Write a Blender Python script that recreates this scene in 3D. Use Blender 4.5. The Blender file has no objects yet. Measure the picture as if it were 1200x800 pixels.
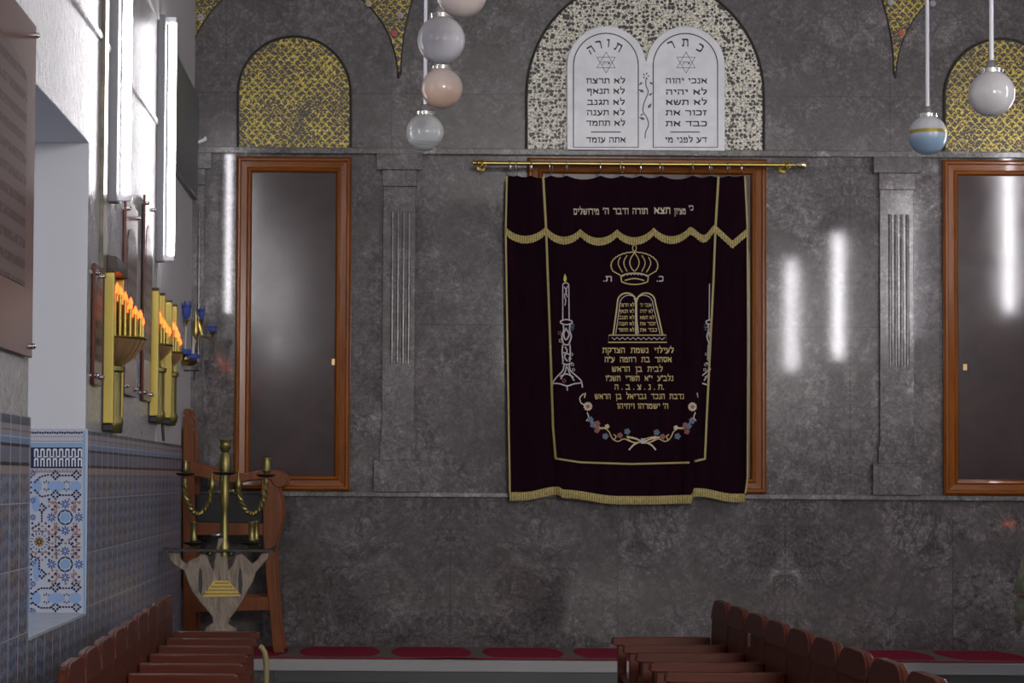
import bpy, bmesh, math, random
from math import sin, cos, pi, sqrt, tan, atan2, radians as R
from mathutils import Vector, Matrix
random.seed(7)
SC = bpy.context.scene
COL = SC.collection

# ------------------------------------------------------------------ camera, world, light, exposure
F = 2600.0                       # focal length in pixels of a 1200x800 frame
EYE = Vector((0, 0, 1.54))
PITCH, ROLL = 0.039, 0.0065
CX, CY = 459.7, 459.0
cam_d = bpy.data.cameras.new('camera')
cam = bpy.data.objects.new('camera', cam_d)
COL.objects.link(cam)
cam_d.sensor_width = 36.0
cam_d.lens = F / 1200 * 36
cam_d.shift_x = (600 - CX) / 1200
cam_d.shift_y = (CY - 400) / 1200
cam_d.clip_start = 0.05
cam_d.clip_end = 200
CR = Matrix.Rotation(pi / 2 + PITCH, 3, 'X') @ Matrix.Rotation(ROLL, 3, 'Z')
cam.matrix_world = Matrix.Translation(EYE) @ CR.to_4x4()
SC.camera = cam
SC.view_settings.view_transform = 'Standard'
SC.view_settings.look = 'None'
SC.view_settings.gamma = 1
SC.view_settings.use_curve_mapping = False
SC.view_settings.exposure = 0.0

TUBE_POWER = 74.0       # right-hand wall
TUBE_POWER_LEFT = 25.0  # left-hand wall, dimmed so the plaster beside the tubes burns out less
DAY_POWER = 1.9
REAR_POWER = 820.0
wd = bpy.data.worlds.new('world')
SC.world = wd
wd.use_nodes = True
wd.node_tree.nodes['Background'].inputs[0].default_value = (0.72, 0.8, 1.0, 1)
wd.node_tree.nodes['Background'].inputs[1].default_value = 0.35

def area_light(name, loc, rot, sx, sy, power, col=(0.8, 0.88, 1.0)):
    l = bpy.data.lights.new(name, 'AREA')
    l.shape = 'RECTANGLE'; l.size = sx; l.size_y = sy; l.energy = power
    l.color = col
    o = bpy.data.objects.new(name, l); COL.objects.link(o)
    o.location = loc; o.rotation_euler = rot
area_light('rear_fill', (3.3, -3.9, 4.1), (pi / 2, 0, 0), 1.9, 1.8, REAR_POWER, (1.0, 0.97, 0.94))  # added fill lamp behind the camera to brighten the end wall, no window there
area_light('window_daylight', (-2.35, 10.95, 2.1), (0, -pi / 2, 0), 2.4, 1.7, DAY_POWER)

def W(x, y, Y):
    """world point at depth Y seen at pixel (x, y)"""
    d = CR @ Vector(((x - CX) / F, (CY - y) / F, -1.0))
    t = (Y - EYE.y) / d.y
    return EYE + d * t

D = 18.06           # end wall
XL = -1.646         # left wall
XR = 5.79           # right wall
ZC = 6.5            # ceiling
PZ = 0.172          # platform top
PF = 16.86          # platform front

# ------------------------------------------------------------------ mesh builder
def org(o):
    v = Vector((0, 0, 0))
    while o is not None:
        v += Vector(o.location); o = o.parent
    return v

class MB:
    def __init__(s): s.v = []; s.f = []
    def quad(s, a, b, c, d):
        n = len(s.v); s.v += [Vector(p) for p in (a, b, c, d)]; s.f.append((n, n+1, n+2, n+3)); return s
    def box(s, x0, x1, y0, y1, z0, z1):
        n = len(s.v)
        s.v += [Vector((x, y, z)) for z in (z0, z1) for y in (y0, y1) for x in (x0, x1)]
        s.f += [tuple(n+i for i in q) for q in ((0,2,3,1),(4,5,7,6),(0,1,5,4),(2,6,7,3),(0,4,6,2),(1,3,7,5))]
        return s
    def prism(s, pts, ax, d0, d1):
        """pts outline in a plane; ax 'y' -> (x,z) extruded along y ; 'x' -> (y,z) along x ; 'z' -> (x,y) along z"""
        def P(p, d):
            if ax == 'y': return Vector((p[0], d, p[1]))
            if ax == 'x': return Vector((d, p[0], p[1]))
            return Vector((p[0], p[1], d))
        n = len(s.v); m = len(pts)
        s.v += [P(p, d0) for p in pts] + [P(p, d1) for p in pts]
        s.f.append(tuple(range(n, n+m))); s.f.append(tuple(range(n+2*m-1, n+m-1, -1)))
        for i in range(m):
            j = (i+1) % m
            s.f.append((n+i, n+m+i, n+m+j, n+j))
        return s
    def tube(s, pts, r, seg=8, cap=True):
        pts = [Vector(p) for p in pts]
        rs = r if isinstance(r, (list, tuple)) else [r]*len(pts)
        n0 = len(s.v); up = None
        for i, p in enumerate(pts):
            a = pts[max(i-1, 0)]; b = pts[min(i+1, len(pts)-1)]
            t = (b - a).normalized()
            if up is None:
                up = Vector((0, 0, 1)) if abs(t.z) < 0.9 else Vector((1, 0, 0))
            u = t.cross(up)
            if u.length < 1e-4: u = t.cross(Vector((0.3, 1, 0.2)))
            u.normalize(); w = u.cross(t).normalized(); up = w
            for k in range(seg):
                an = 2*pi*k/seg
                s.v.append(p + (u*cos(an) + w*sin(an))*rs[i])
        for i in range(len(pts)-1):
            for k in range(seg):
                a = n0+i*seg+k; b = n0+i*seg+(k+1) % seg
                s.f.append((a, b, b+seg, a+seg))
        if cap:
            s.f.append(tuple(n0+k for k in range(seg-1, -1, -1)))
            e = n0+(len(pts)-1)*seg
            s.f.append(tuple(e+k for k in range(seg)))
        return s
    def lathe(s, prof, c, seg=20, axis='z', a0=0.0, a1=2*pi):
        """prof: list of (r, h)"""
        full = abs(a1-a0-2*pi) < 1e-6
        m = seg if full else seg+1
        n0 = len(s.v); c = Vector(c)
        for r, h in prof:
            for k in range(m):
                an = a0+(a1-a0)*k/seg
                p = Vector((r*cos(an), r*sin(an), h))
                if axis == 'x': p = Vector((h, r*cos(an), r*sin(an)))
                if axis == 'y': p = Vector((r*cos(an), h, r*sin(an)))
                s.v.append(c+p)
        for i in range(len(prof)-1):
            for k in range(seg):
                a = n0+i*m+k; b = n0+i*m+((k+1) % m)
                s.f.append((a, b, b+m, a+m))
        if prof[0][0] > 1e-5: s.f.append(tuple(n0+k for k in range(m-1, -1, -1)))
        if prof[-1][0] > 1e-5: s.f.append(tuple(n0+(len(prof)-1)*m+k for k in range(m)))
        return s
    def sphere(s, c, r, seg=16, rings=10, sq=1.0):
        return s.lathe([(max(r*sin(pi*i/rings), 1e-6), -r*sq*cos(pi*i/rings)) for i in range(rings+1)], c, seg)
    def build(s, name, mat, parent=None, smooth=False, bevel=0.0, mats=None, midx=None):
        me = bpy.data.meshes.new(name)
        o0 = org(parent)
        me.from_pydata([tuple(v-o0) for v in s.v], [], s.f)
        if mats:
            for m in mats: me.materials.append(m)
            for i, p in enumerate(me.polygons): p.material_index = midx[i]
        else:
            me.materials.append(mat)
        bm = bmesh.new(); bm.from_mesh(me)
        bmesh.ops.remove_doubles(bm, verts=bm.verts, dist=1e-6)
        bmesh.ops.recalc_face_normals(bm, faces=bm.faces)
        bm.to_mesh(me); bm.free()
        if smooth:
            me.shade_smooth()
            me.set_sharp_from_angle(angle=R(40))
        o = bpy.data.objects.new(name, me); COL.objects.link(o)
        o.parent = parent
        if bevel:
            b = o.modifiers.new('bevel', 'BEVEL'); b.width = bevel; b.segments = 2; b.limit_method = 'ANGLE'
        return o

def tag(o, label, cat, group=None):
    o['label'] = label; o['category'] = cat
    if group: o['group'] = group
    return o
def struct(o, label=None):
    o['kind'] = 'structure'
    if label: o['label'] = label
    return o
def empty(name, loc, label, cat, group=None):
    o = bpy.data.objects.new(name, None); COL.objects.link(o)
    o.location = loc; o.empty_display_size = 0.1
    return tag(o, label, cat, group)

# ------------------------------------------------------------------ materials
def mat(name, col, rough=0.5, metal=0.0, emis=None, estr=0.0, coat=0.0, sheen=0.0, spec=0.5):
    m = bpy.data.materials.new(name); m.use_nodes = True
    b = m.node_tree.nodes['Principled BSDF']
    b.inputs['Base Color'].default_value = (*col, 1)
    b.inputs['Roughness'].default_value = rough
    b.inputs['Metallic'].default_value = metal
    b.inputs['Specular IOR Level'].default_value = spec
    if emis:
        b.inputs['Emission Color'].default_value = (*emis, 1)
        b.inputs['Emission Strength'].default_value = estr
    if coat: b.inputs['Coat Weight'].default_value = coat; b.inputs['Coat Roughness'].default_value = 0.06
    if sheen: b.inputs['Sheen Weight'].default_value = sheen; b.inputs['Sheen Roughness'].default_value = 0.4
    return m

class NT:
    def __init__(s, m):
        s.t = m.node_tree; s.b = s.t.nodes['Principled BSDF']
    def n(s, typ, ins=None, **props):
        nd = s.t.nodes.new(typ)
        for k, v in props.items(): setattr(nd, k, v)
        for k, v in (ins or {}).items():
            if isinstance(v, bpy.types.NodeSocket): s.t.links.new(v, nd.inputs[k])
            else: nd.inputs[k].default_value = v
        return nd
    def math(s, op, a, b=0.0, c=0.0, clamp=False):
        nd = s.n('ShaderNodeMath', {0: a, 1: b, 2: c}, operation=op); nd.use_clamp = clamp
        return nd.outputs[0]
    def ramp(s, fac, stops, interp='LINEAR'):
        nd = s.n('ShaderNodeValToRGB', {0: fac}); cr = nd.color_ramp; cr.interpolation = interp
        while len(cr.elements) < len(stops): cr.elements.new(0.5)
        for e, (p, c) in zip(cr.elements, stops):
            e.position = p; e.color = (*c, 1)
        return nd.outputs[0]
    def mix(s, fac, a, b, mode='MIX'):
        nd = s.n('ShaderNodeMix', data_type='RGBA', blend_type=mode)
        for k, v in ((0, fac), (6, a), (7, b)):
            if isinstance(v, bpy.types.NodeSocket): s.t.links.new(v, nd.inputs[k])
            else: nd.inputs[k].default_value = v if k == 0 else (*v, 1)
        return nd.outputs[2]
    def pos(s):
        g = s.n('ShaderNodeNewGeometry')
        x = s.n('ShaderNodeSeparateXYZ', {0: g.outputs['Position']})
        return g.outputs['Position'], x.outputs[0], x.outputs[1], x.outputs[2]
    def noise(s, vec, scale, detail=4, rough=0.6, dist=0.0):
        return s.n('ShaderNodeTexNoise', {'Vector': vec, 'Scale': scale, 'Detail': detail, 'Roughness': rough, 'Distortion': dist}).outputs[0]
    def base(s, c): s.t.links.new(c, s.b.inputs['Base Color'])
    def bump(s, h, strength=0.3, dist=0.02):
        nd = s.n('ShaderNodeBump', {'Height': h, 'Strength': strength, 'Distance': dist})
        s.t.links.new(nd.outputs[0], s.b.inputs['Normal'])

def marble(name, slab_w, joint_z, off, tone=1.0, rough=0.16, hue=(1, 0.95, 0.97), vein=0.6):
    m = mat(name, (0.1, 0.1, 0.1), rough); n = NT(m)
    p, x, y, z = n.pos()
    xx = n.math('ADD', x, off)
    pp = n.math('PINGPONG', xx, slab_w)                # book-matched slabs
    cell = n.math('FLOOR', n.math('DIVIDE', xx, slab_w*2))
    zz = n.math('ADD', z, n.math('MULTIPLY', cell, 3.7))
    v = n.n('ShaderNodeCombineXYZ', {0: pp, 1: y, 2: zz}).outputs[0]
    big = n.noise(v, 1.6, 5, 0.6, 0.8)
    mid = n.noise(v, 9, 8, 0.7, 1.2)
    fine = n.noise(v, 42, 5, 0.75, 0.6)
    c = lambda g: tuple(g*tone*h for h in hue)
    f = n.math('ADD', n.math('MULTIPLY', big, 0.30), n.math('ADD', n.math('MULTIPLY', mid, 0.36), n.math('MULTIPLY', fine, 0.40)))
    col = n.ramp(f, [(0.38, c(0.03)), (0.46, c(0.072)), (0.53, c(0.12)), (0.59, c(0.20)), (0.68, c(0.42))])
    vn = n.noise(v, 2.2, 9, 0.62, 1.4)
    vf = n.ramp(n.math('ABSOLUTE', n.math('SUBTRACT', vn, 0.5)), [(0.0, (1, 1, 1)), (0.03, (0, 0, 0))])
    col = n.mix(n.math('MULTIPLY', n.math('MULTIPLY', vf, n.math('GREATER_THAN', big, 0.45)), vein), col, c(0.038))
    fl = n.ramp(n.noise(v, 75, 3, 0.6), [(0.62, (0, 0, 0)), (0.74, (1, 1, 1))])
    col = n.mix(n.math('MULTIPLY', fl, 0.4), col, c(0.40))
    pt = n.ramp(n.noise(n.n('ShaderNodeVectorMath', {0: v, 1: (5.3, 1.7, 9.1)}, operation='ADD').outputs[0], 1.15, 3, 0.55, 1.2), [(0.42, (0, 0, 0)), (0.6, (1, 1, 1))])
    col = n.mix(n.math('MULTIPLY', pt, 0.55), col, (0.116*tone, 0.101*tone, 0.100*tone))
    # joints between slabs
    e = n.math('MINIMUM', pp, n.math('SUBTRACT', slab_w, pp))
    j = n.math('LESS_THAN', e, 0.004)
    if joint_z:
        j = n.math('MAXIMUM', j, n.math('LESS_THAN', n.math('ABSOLUTE', n.math('SUBTRACT', z, joint_z)), 0.004))
    col = n.mix(n.math('MULTIPLY', j, 0.45), col, c(0.03))
    n.base(col)
    rr = n.math('ADD', rough-0.03, n.math('MULTIPLY', mid, 0.03))
    n.t.links.new(rr, n.b.inputs['Roughness'])
    n.bump(n.math('ADD', n.math('MULTIPLY', mid, 0.6), n.math('MULTIPLY', fine, 0.4)), 0.012, 0.01)
    return m

def wood(name, a, b, rough=0.3, coat=0.5, scale=1.0, axis='z'):
    m = mat(name, a, rough, coat=coat, spec=0.2); n = NT(m)
    p, x, y, z = n.pos()
    st = {'z': (14, 14, 1.2), 'x': (1.2, 14, 14), 'y': (14, 1.2, 14)}[axis]
    v = n.n('ShaderNodeMapping', {'Vector': p, 'Scale': tuple(q*scale for q in st)}).outputs[0]
    g = n.noise(v, 2.0, 6, 0.6, 0.7)
    n.base(n.ramp(g, [(0.3, b), (0.6, a)]))
    return m

def net(name, bgc, fgc, scale, lo, metal=0.4, rough=0.4, row=0.09, stretch=1.0, ring=0.24):
    m = mat(name, bgc, rough); n = NT(m)
    p, x, y, z = n.pos()
    wob = n.n('ShaderNodeTexNoise', {'Vector': p, 'Scale': 14.0, 'Detail': 2}).outputs[1]
    sx = n.n('ShaderNodeSeparateColor', {0: wob})
    xx = n.math('ADD', x, n.math('MULTIPLY', n.math('SUBTRACT', sx.outputs[0], 0.5), 0.03))
    zz = n.math('ADD', z, n.math('MULTIPLY', n.math('SUBTRACT', sx.outputs[1], 0.5), 0.03))
    v = n.n('ShaderNodeCombineXYZ', {0: xx, 1: 0.0, 2: n.math('MULTIPLY', zz, stretch)}).outputs[0]
    patch = n.noise(p, 5.0, 3, 0.5)
    d = n.n('ShaderNodeTexVoronoi', {'Vector': v, 'Scale': scale, 'Randomness': 0.6}).outputs['Distance']
    rows = n.math('MULTIPLY', n.math('SINE', n.math('MULTIPLY', z, 2*pi/row)), 0.05)
    th = n.math('ADD', n.math('ADD', lo, rows), n.math('MULTIPLY', n.math('SUBTRACT', patch, 0.5), 0.30))
    k = n.math('GREATER_THAN', d, th)
    k = n.math('MULTIPLY', k, n.math('LESS_THAN', d, n.math('ADD', th, ring)))
    fine = n.noise(p, 70, 3, 0.7)
    k = n.math('MULTIPLY', k, n.math('GREATER_THAN', fine, 0.40))
    fg = n.ramp(fine, [(0.38, tuple(q*0.4 for q in fgc)), (0.62, tuple(min(q*1.5, 1) for q in fgc))])
    n.base(n.mix(k, bgc, fg))
    n.t.links.new(n.math('MULTIPLY', k, metal), n.b.inputs['Metallic'])
    n.bump(k, 0.35, 0.006)
    return m

def scallops(name, bgc, fgc):
    m = mat(name, bgc, 0.4); n = NT(m)
    p, x, y, z = n.pos()
    wob = n.n('ShaderNodeTexNoise', {'Vector': p, 'Scale': 9.0, 'Detail': 3}).outputs[1]
    sx = n.n('ShaderNodeSeparateColor', {0: wob})
    xx = n.math('ADD', x, n.math('MULTIPLY', n.math('SUBTRACT', sx.outputs[0], 0.5), 0.05))
    zz = n.math('ADD', z, n.math('MULTIPLY', n.math('SUBTRACT', sx.outputs[1], 0.5), 0.05))
    rw = n.math('DIVIDE', zz, 0.036); par = n.math('MULTIPLY', n.math('FLOOR', rw), 0.5)
    arc = n.math('ABSOLUTE', n.math('SINE', n.math('MULTIPLY', n.math('ADD', n.math('DIVIDE', xx, 0.066), par), pi)))
    dd = n.math('ABSOLUTE', n.math('SUBTRACT', n.math('FRACT', rw), n.math('MULTIPLY', arc, 0.75)))
    patch = n.noise(p, 6.0, 4, 0.6)
    fine = n.noise(p, 75, 3, 0.7)
    th = n.math('ADD', 0.20, n.math('MULTIPLY', n.math('SUBTRACT', patch, 0.5), 0.9))
    k = n.math('MULTIPLY', n.math('LESS_THAN', dd, th), n.math('GREATER_THAN', fine, 0.42))
    k = n.math('MAXIMUM', k, n.math('GREATER_THAN', fine, 0.60))
    fg = n.ramp(fine, [(0.40, tuple(q*0.45 for q in fgc)), (0.64, tuple(q*1.5 for q in fgc))])
    n.base(n.mix(k, bgc, fg))
    n.t.links.new(n.math('MULTIPLY', k, 0.3), n.b.inputs['Metallic'])
    n.bump(k, 0.35, 0.006)
    return m

M = {}
HUE = (1.04, 0.945, 0.965)
M['m_low'] = marble('marble_lower', 1.36, None, 0.88, 0.82, 0.075, HUE, 0.7)
M['m_mid'] = marble('marble_middle', 1.36, W(950, 383, D).z, 0.35, 0.96, 0.065, HUE, 0.45)
M['m_up'] = marble('marble_upper', 1.36, W(950, 113, D).z, 0.02, 0.75, 0.24, HUE, 0.35)
M['m_pil'] = marble('marble_pilaster', 1.9, None, 0.6, 0.92, 0.15, HUE, 0.3)
M['m_ledge'] = marble('marble_ledge', 2.3, None, 0.4, 1.15, 0.2, (1, 0.98, 0.95), 0.2)
M['m_step'] = mat('pale_step_stone', (0.26, 0.255, 0.26), 0.45)
M['joint'] = mat('dark_joint', (0.025, 0.02, 0.018), 0.6)
M['wood'] = wood('varnished_orange_wood', (0.235, 0.072, 0.010), (0.15, 0.042, 0.006), 0.25, 0.22)
M['woodh'] = wood('varnished_orange_wood_rails', (0.235, 0.072, 0.010), (0.15, 0.042, 0.006), 0.25, 0.22, axis='x')
M['seat'] = wood('red_brown_seat_wood', (0.088, 0.019, 0.009), (0.055, 0.011, 0.005), 0.36, 0.05, axis='x')
M['seatb'] = wood('red_brown_back_wood', (0.08, 0.019, 0.009), (0.05, 0.011, 0.005), 0.4, 0.04)
M['chair'] = wood('chair_wood', (0.17, 0.05, 0.012), (0.105, 0.028, 0.007), 0.4, 0.06)
M['brass'] = mat('brass', (0.46, 0.34, 0.10), 0.33, 1.0)
M['brass_old'] = mat('aged_brass', (0.26, 0.22, 0.08), 0.42, 0.9)
M['gold'] = mat('gold_anodised', (0.46, 0.36, 0.09), 0.4, 0.75)
M['bronze'] = mat('bronze', (0.50, 0.31, 0.15), 0.33, 0.6)
M['chrome'] = mat('chrome', (0.75, 0.74, 0.70), 0.2, 1.0)
M['dark'] = mat('dark_brown', (0.035, 0.02, 0.015), 0.4)
M['black'] = mat('black_iron', (0.012, 0.012, 0.014), 0.5)
M['cushion'] = mat('black_upholstery', (0.016, 0.015, 0.018), 0.75)
M['white'] = mat('white_enamel', (0.75, 0.76, 0.82), 0.35)
M['grey'] = mat('grey_housing', (0.2, 0.2, 0.22), 0.45)
M['ink'] = mat('engraved_black', (0.02, 0.02, 0.03), 0.5)
M['inkg'] = mat('engraved_grey', (0.10, 0.10, 0.11), 0.5)
M['tube'] = mat('fluorescent_tube', (0.9, 0.92, 1), 0.4, emis=(1.0, 0.965, 1.0), estr=TUBE_POWER)
M['tube_left'] = mat('fluorescent_tube_left', (0.9, 0.92, 1), 0.4, emis=(1.0, 0.965, 1.0), estr=TUBE_POWER_LEFT)
M['flame'] = mat('red_bulb', (0.9, 0.2, 0.05), 0.3, emis=(1.0, 0.10, 0.015), estr=4.0)
M['blue_glass'] = mat('blue_glass', (0.05, 0.085, 0.33), 0.15, spec=0.7)
M['braid'] = mat('gold_braid', (0.36, 0.29, 0.10), 0.6)
M['silver_thread'] = mat('silver_thread', (0.46, 0.42, 0.44), 0.55)
M['gold_thread'] = mat('gold_thread', (0.50, 0.38, 0.13), 0.5)
M['cream_thread'] = mat('cream_thread', (0.56, 0.49, 0.36), 0.55)
M['violet_thread'] = mat('violet_thread', (0.22, 0.15, 0.27), 0.55)
M['red_thread'] = mat('red_thread', (0.26, 0.07, 0.075), 0.6)
M['blue_thread'] = mat('blue_thread', (0.10, 0.14, 0.22), 0.6)
M['yellow_thread'] = mat('yellow_thread', (0.62, 0.5, 0.08), 0.6)
M['gold_net'] = scallops('gold_mosaic', (0.04, 0.032, 0.036), (0.44, 0.35, 0.06))
M['cream_net'] = net('cream_black_mosaic', (0.014, 0.013, 0.013), (0.60, 0.57, 0.48), 29, 0.43, 0.0, 0.35, stretch=1.1, ring=0.45)

def velvet():
    m = mat('purple_velvet', (0.02, 0.003, 0.012), 0.9, sheen=0.05, spec=0.08)
    n = NT(m); p, x, y, z = n.pos()
    f = n.noise(n.n('ShaderNodeMapping', {'Vector': p, 'Scale': (6, 6, 1.2)}).outputs[0], 2.5, 4)
    n.base(n.ramp(f, [(0.3, (0.005, 0.0008, 0.0035)), (0.7, (0.0125, 0.002, 0.0065))]))
    n.b.inputs['Sheen Tint'].default_value = (0.35, 0.08, 0.22, 1)
    return m
M['velvet'] = velvet()

def fringe_mat():
    m = mat('gold_fringe', (0.36, 0.29, 0.09), 0.6); n = NT(m)
    p, x, y, z = n.pos()
    w = n.math('SINE', n.math('MULTIPLY', x, 330.0))
    f = n.noise(p, 60, 3)
    n.base(n.ramp(n.math('ADD', n.math('MULTIPLY', w, 0.22), f), [(0.25, (0.17, 0.13, 0.03)), (0.75, (0.46, 0.37, 0.13))]))
    return m
M['fringe'] = fringe_mat()

def stone_mat(name, a, b):
    m = mat(name, a, 0.3); n = NT(m)
    p, x, y, z = n.pos()
    f = n.noise(p, 5, 6, 0.6, 1.0)
    n.base(n.ramp(f, [(0.35, b), (0.65, a)]))
    return m
M['tablet'] = stone_mat('white_marble', (0.80, 0.81, 0.85), (0.70, 0.71, 0.75))

def plaster():
    m = mat('grey_white_plaster', (0.5, 0.5, 0.53), 0.3); n = NT(m)
    p, x, y, z = n.pos()
    v = n.n('ShaderNodeMapping', {'Vector': p, 'Scale': (1, 1, 0.45)}).outputs[0]
    h = n.noise(v, 38, 4, 0.55, 0.4)
    n.base(n.mix(n.noise(p, 3, 3), (0.44, 0.43, 0.445), (0.52, 0.51, 0.525)))
    n.bump(h, 1.0, 0.09)
    return m
M['plaster'] = plaster()
M['smooth'] = mat('smooth_plaster', (0.56, 0.55, 0.565), 0.55)
M['jamb'] = mat('jamb_paint', (0.58, 0.575, 0.61), 0.55)
M['board'] = mat('dark_grey_board', (0.10, 0.115, 0.125), 0.35)

def panel_glass():
    m = mat('dark_glossy_panel', (0.035, 0.024, 0.026), 0.14, spec=0.55); n = NT(m)
    p, x, y, z = n.pos()
    f = n.noise(p, 3, 5, 0.6, 0.6)
    n.base(n.mix(f, (0.022, 0.016, 0.018), (0.062, 0.036, 0.034)))
    n.t.links.new(n.math('ADD', 0.08, n.math('MULTIPLY', n.noise(p, 7, 4), 0.1)), n.b.inputs['Roughness'])
    return m
M['panel'] = panel_glass()

def wainscot():
    m = mat('glazed_wall_tile', (0.2, 0.22, 0.3), 0.32, spec=0.3); n = NT(m)
    p, x, y, z = n.pos()
    def cell(v, w): return n.math('ABSOLUTE', n.math('SUBTRACT', n.math('FRACT', n.math('DIVIDE', v, w)), 0.5))
    dash = n.math('GREATER_THAN', cell(y, 0.072), 0.2)
    rows = n.math('GREATER_THAN', cell(n.math('ADD', z, n.math('MULTIPLY', cell(y, 0.29), 0.05)), 0.068), 0.25)
    k = n.math('MULTIPLY', dash, rows)
    star = n.n('ShaderNodeTexVoronoi', {'Vector': n.n('ShaderNodeCombineXYZ', {0: 0.0, 1: y, 2: z}).outputs[0], 'Scale': 30.0, 'Randomness': 0.25}).outputs['Distance']
    k = n.math('MAXIMUM', k, n.math('LESS_THAN', star, 0.2))
    big = n.noise(n.n('ShaderNodeCombineXYZ', {0: 0.0, 1: n.math('MULTIPLY', y, 0.35), 2: z}).outputs[0], 7, 2)
    lt = n.ramp(big, [(0.36, (0.235, 0.20, 0.20)), (0.5, (0.23, 0.245, 0.31)), (0.64, (0.18, 0.22, 0.33))])
    col = n.mix(n.math('MULTIPLY', k, 0.62), lt, (0.035, 0.045, 0.10))
    # border courses, top of the tiling at 1.785
    def band(a, b, c, fac=1.0):
        nonlocal col
        q = n.math('MULTIPLY', n.math('GREATER_THAN', z, a), n.math('LESS_THAN', z, b))
        col = n.mix(n.math('MULTIPLY', q, fac), col, c)
    band(1.55, 1.80, (0.25, 0.26, 0.31))
    band(1.765, 1.80, (0.05, 0.055, 0.09)); band(1.735, 1.742, (0.25, 0.12, 0.10)); band(1.685, 1.715, (0.14, 0.24, 0.42))
    band(1.60, 1.68, (0.12, 0.13, 0.2), 0.75); band(1.668, 1.682, (0.02, 0.02, 0.035)); band(1.585, 1.60, (0.02, 0.015, 0.02)); band(1.55, 1.585, (0.33, 0.26, 0.24), 0.7)
    # grout
    g = n.math('MAXIMUM', n.math('GREATER_THAN', cell(y, 0.25), 0.465), n.math('GREATER_THAN', cell(n.math('ADD', z, 0.03), 0.29), 0.492))
    col = n.mix(n.math('MULTIPLY', g, 0.75), col, (0.56, 0.57, 0.62))
    n.base(col)
    return m
M['tile'] = wainscot()

def carpet_mat():
    m = mat('red_carpet', (0.25, 0.01, 0.03), 0.95, spec=0.1); n = NT(m)
    p, x, y, z = n.pos()
    per = 0.7175
    u = n.math('ABSOLUTE', n.math('SUBTRACT', n.math('FRACT', n.math('DIVIDE', n.math('ADD', x, 0.04), per)), 0.5))
    vv = n.math('DIVIDE', n.math('SUBTRACT', y, 17.47), 0.62)
    lim = n.math('SUBTRACT', 0.44, n.math('MULTIPLY', n.math('MULTIPLY', vv, vv), 0.16))
    div = n.math('GREATER_THAN', u, lim)
    edge = n.math('GREATER_THAN', n.math('ABSOLUTE', vv), 0.8)
    edge2 = n.math('GREATER_THAN', n.math('ABSOLUTE', vv), 0.93)
    nz = n.noise(p, 26, 3)
    red = n.mix(nz, (0.19, 0.012, 0.03), (0.27, 0.018, 0.045))
    grey = n.mix(n.noise(p, 55, 2), (0.06, 0.05, 0.045), (0.24, 0.22, 0.19))
    c = n.mix(div, red, grey); c = n.mix(edge, c, grey); c = n.mix(edge2, c, red)
    n.base(c)
    n.bump(n.noise(p, 300, 2), 0.4, 0.004)
    return m
M['carpet'] = carpet_mat()

def floor_mat():
    m = mat('grey_stone_floor', (0.13, 0.125, 0.125), 0.65, spec=0.2); n = NT(m)
    p, x, y, z = n.pos()
    br = n.n('ShaderNodeTexBrick', {'Vector': p, 'Color1': (0.16, 0.15, 0.15, 1), 'Color2': (0.12, 0.115, 0.12, 1), 'Mortar': (0.05, 0.05, 0.05, 1), 'Scale': 1.0, 'Mortar Size': 0.005, 'Brick Width': 0.5, 'Row Height': 0.5}, offset=0.0)
    n.base(n.mix(n.math('MULTIPLY', n.noise(p, 8, 5), 0.5), br.outputs[0], (0.08, 0.08, 0.085)))
    return m
M['floor'] = floor_mat()

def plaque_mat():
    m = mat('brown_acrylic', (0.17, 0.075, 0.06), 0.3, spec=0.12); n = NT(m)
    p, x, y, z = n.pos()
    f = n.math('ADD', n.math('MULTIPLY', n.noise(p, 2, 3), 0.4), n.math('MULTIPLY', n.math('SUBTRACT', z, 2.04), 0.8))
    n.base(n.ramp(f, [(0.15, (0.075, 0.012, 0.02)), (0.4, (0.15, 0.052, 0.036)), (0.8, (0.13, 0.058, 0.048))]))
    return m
M['plaque'] = plaque_mat()
def plate_mat():
    m = mat('engraved_name_panel', (0.26, 0.19, 0.175), 0.4, spec=0.12); n = NT(m)
    p, x, y, z = n.pos()
    r = n.math('FRACT', n.math('DIVIDE', z, 0.092))
    q = n.math('MULTIPLY', n.math('GREATER_THAN', r, 0.55), n.math('GREATER_THAN', n.noise(p, 24, 2), 0.4))
    n.base(n.mix(q, (0.15, 0.105, 0.10), (0.085, 0.04, 0.035)))
    return m
M['plate'] = plate_mat()

def globe_mat(name, top, bot, zc, zs):
    m = mat(name, top, 0.12, spec=0.6); n = NT(m)
    p, x, y, z = n.pos()
    f = n.math('ADD', n.math('DIVIDE', n.math('SUBTRACT', z, zc), zs), 0.5)
    n.base(n.ramp(f, [(0.35, bot), (0.65, top)]))
    n.b.inputs['Subsurface Weight'].default_value = 0.25
    n.b.inputs['Subsurface Radius'].default_value = (0.05, 0.05, 0.05)
    return m

def carved_mat():
    m = mat('weathered_carved_wood', (0.26, 0.20, 0.15), 0.6); n = NT(m)
    p, x, y, z = n.pos()
    f = n.noise(n.n('ShaderNodeMapping', {'Vector': p, 'Scale': (9, 9, 2.5)}).outputs[0], 3, 6, 0.65, 0.6)
    n.base(n.ramp(f, [(0.3, (0.12, 0.085, 0.06)), (0.55, (0.25, 0.20, 0.155)), (0.75, (0.36, 0.31, 0.25))]))
    n.bump(f, 0.5, 0.02)
    return m
M['carved'] = carved_mat()
def brocade():
    m = mat('pale_green_brocade', (0.3, 0.33, 0.22), 0.7); n = NT(m)
    p, x, y, z = n.pos()
    f = n.n('ShaderNodeTexVoronoi', {'Vector': p, 'Scale': 22.0}).outputs['Distance']
    n.base(n.ramp(f, [(0.2, (0.36, 0.36, 0.26)), (0.6, (0.22, 0.25, 0.15))]))
    return m
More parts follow.
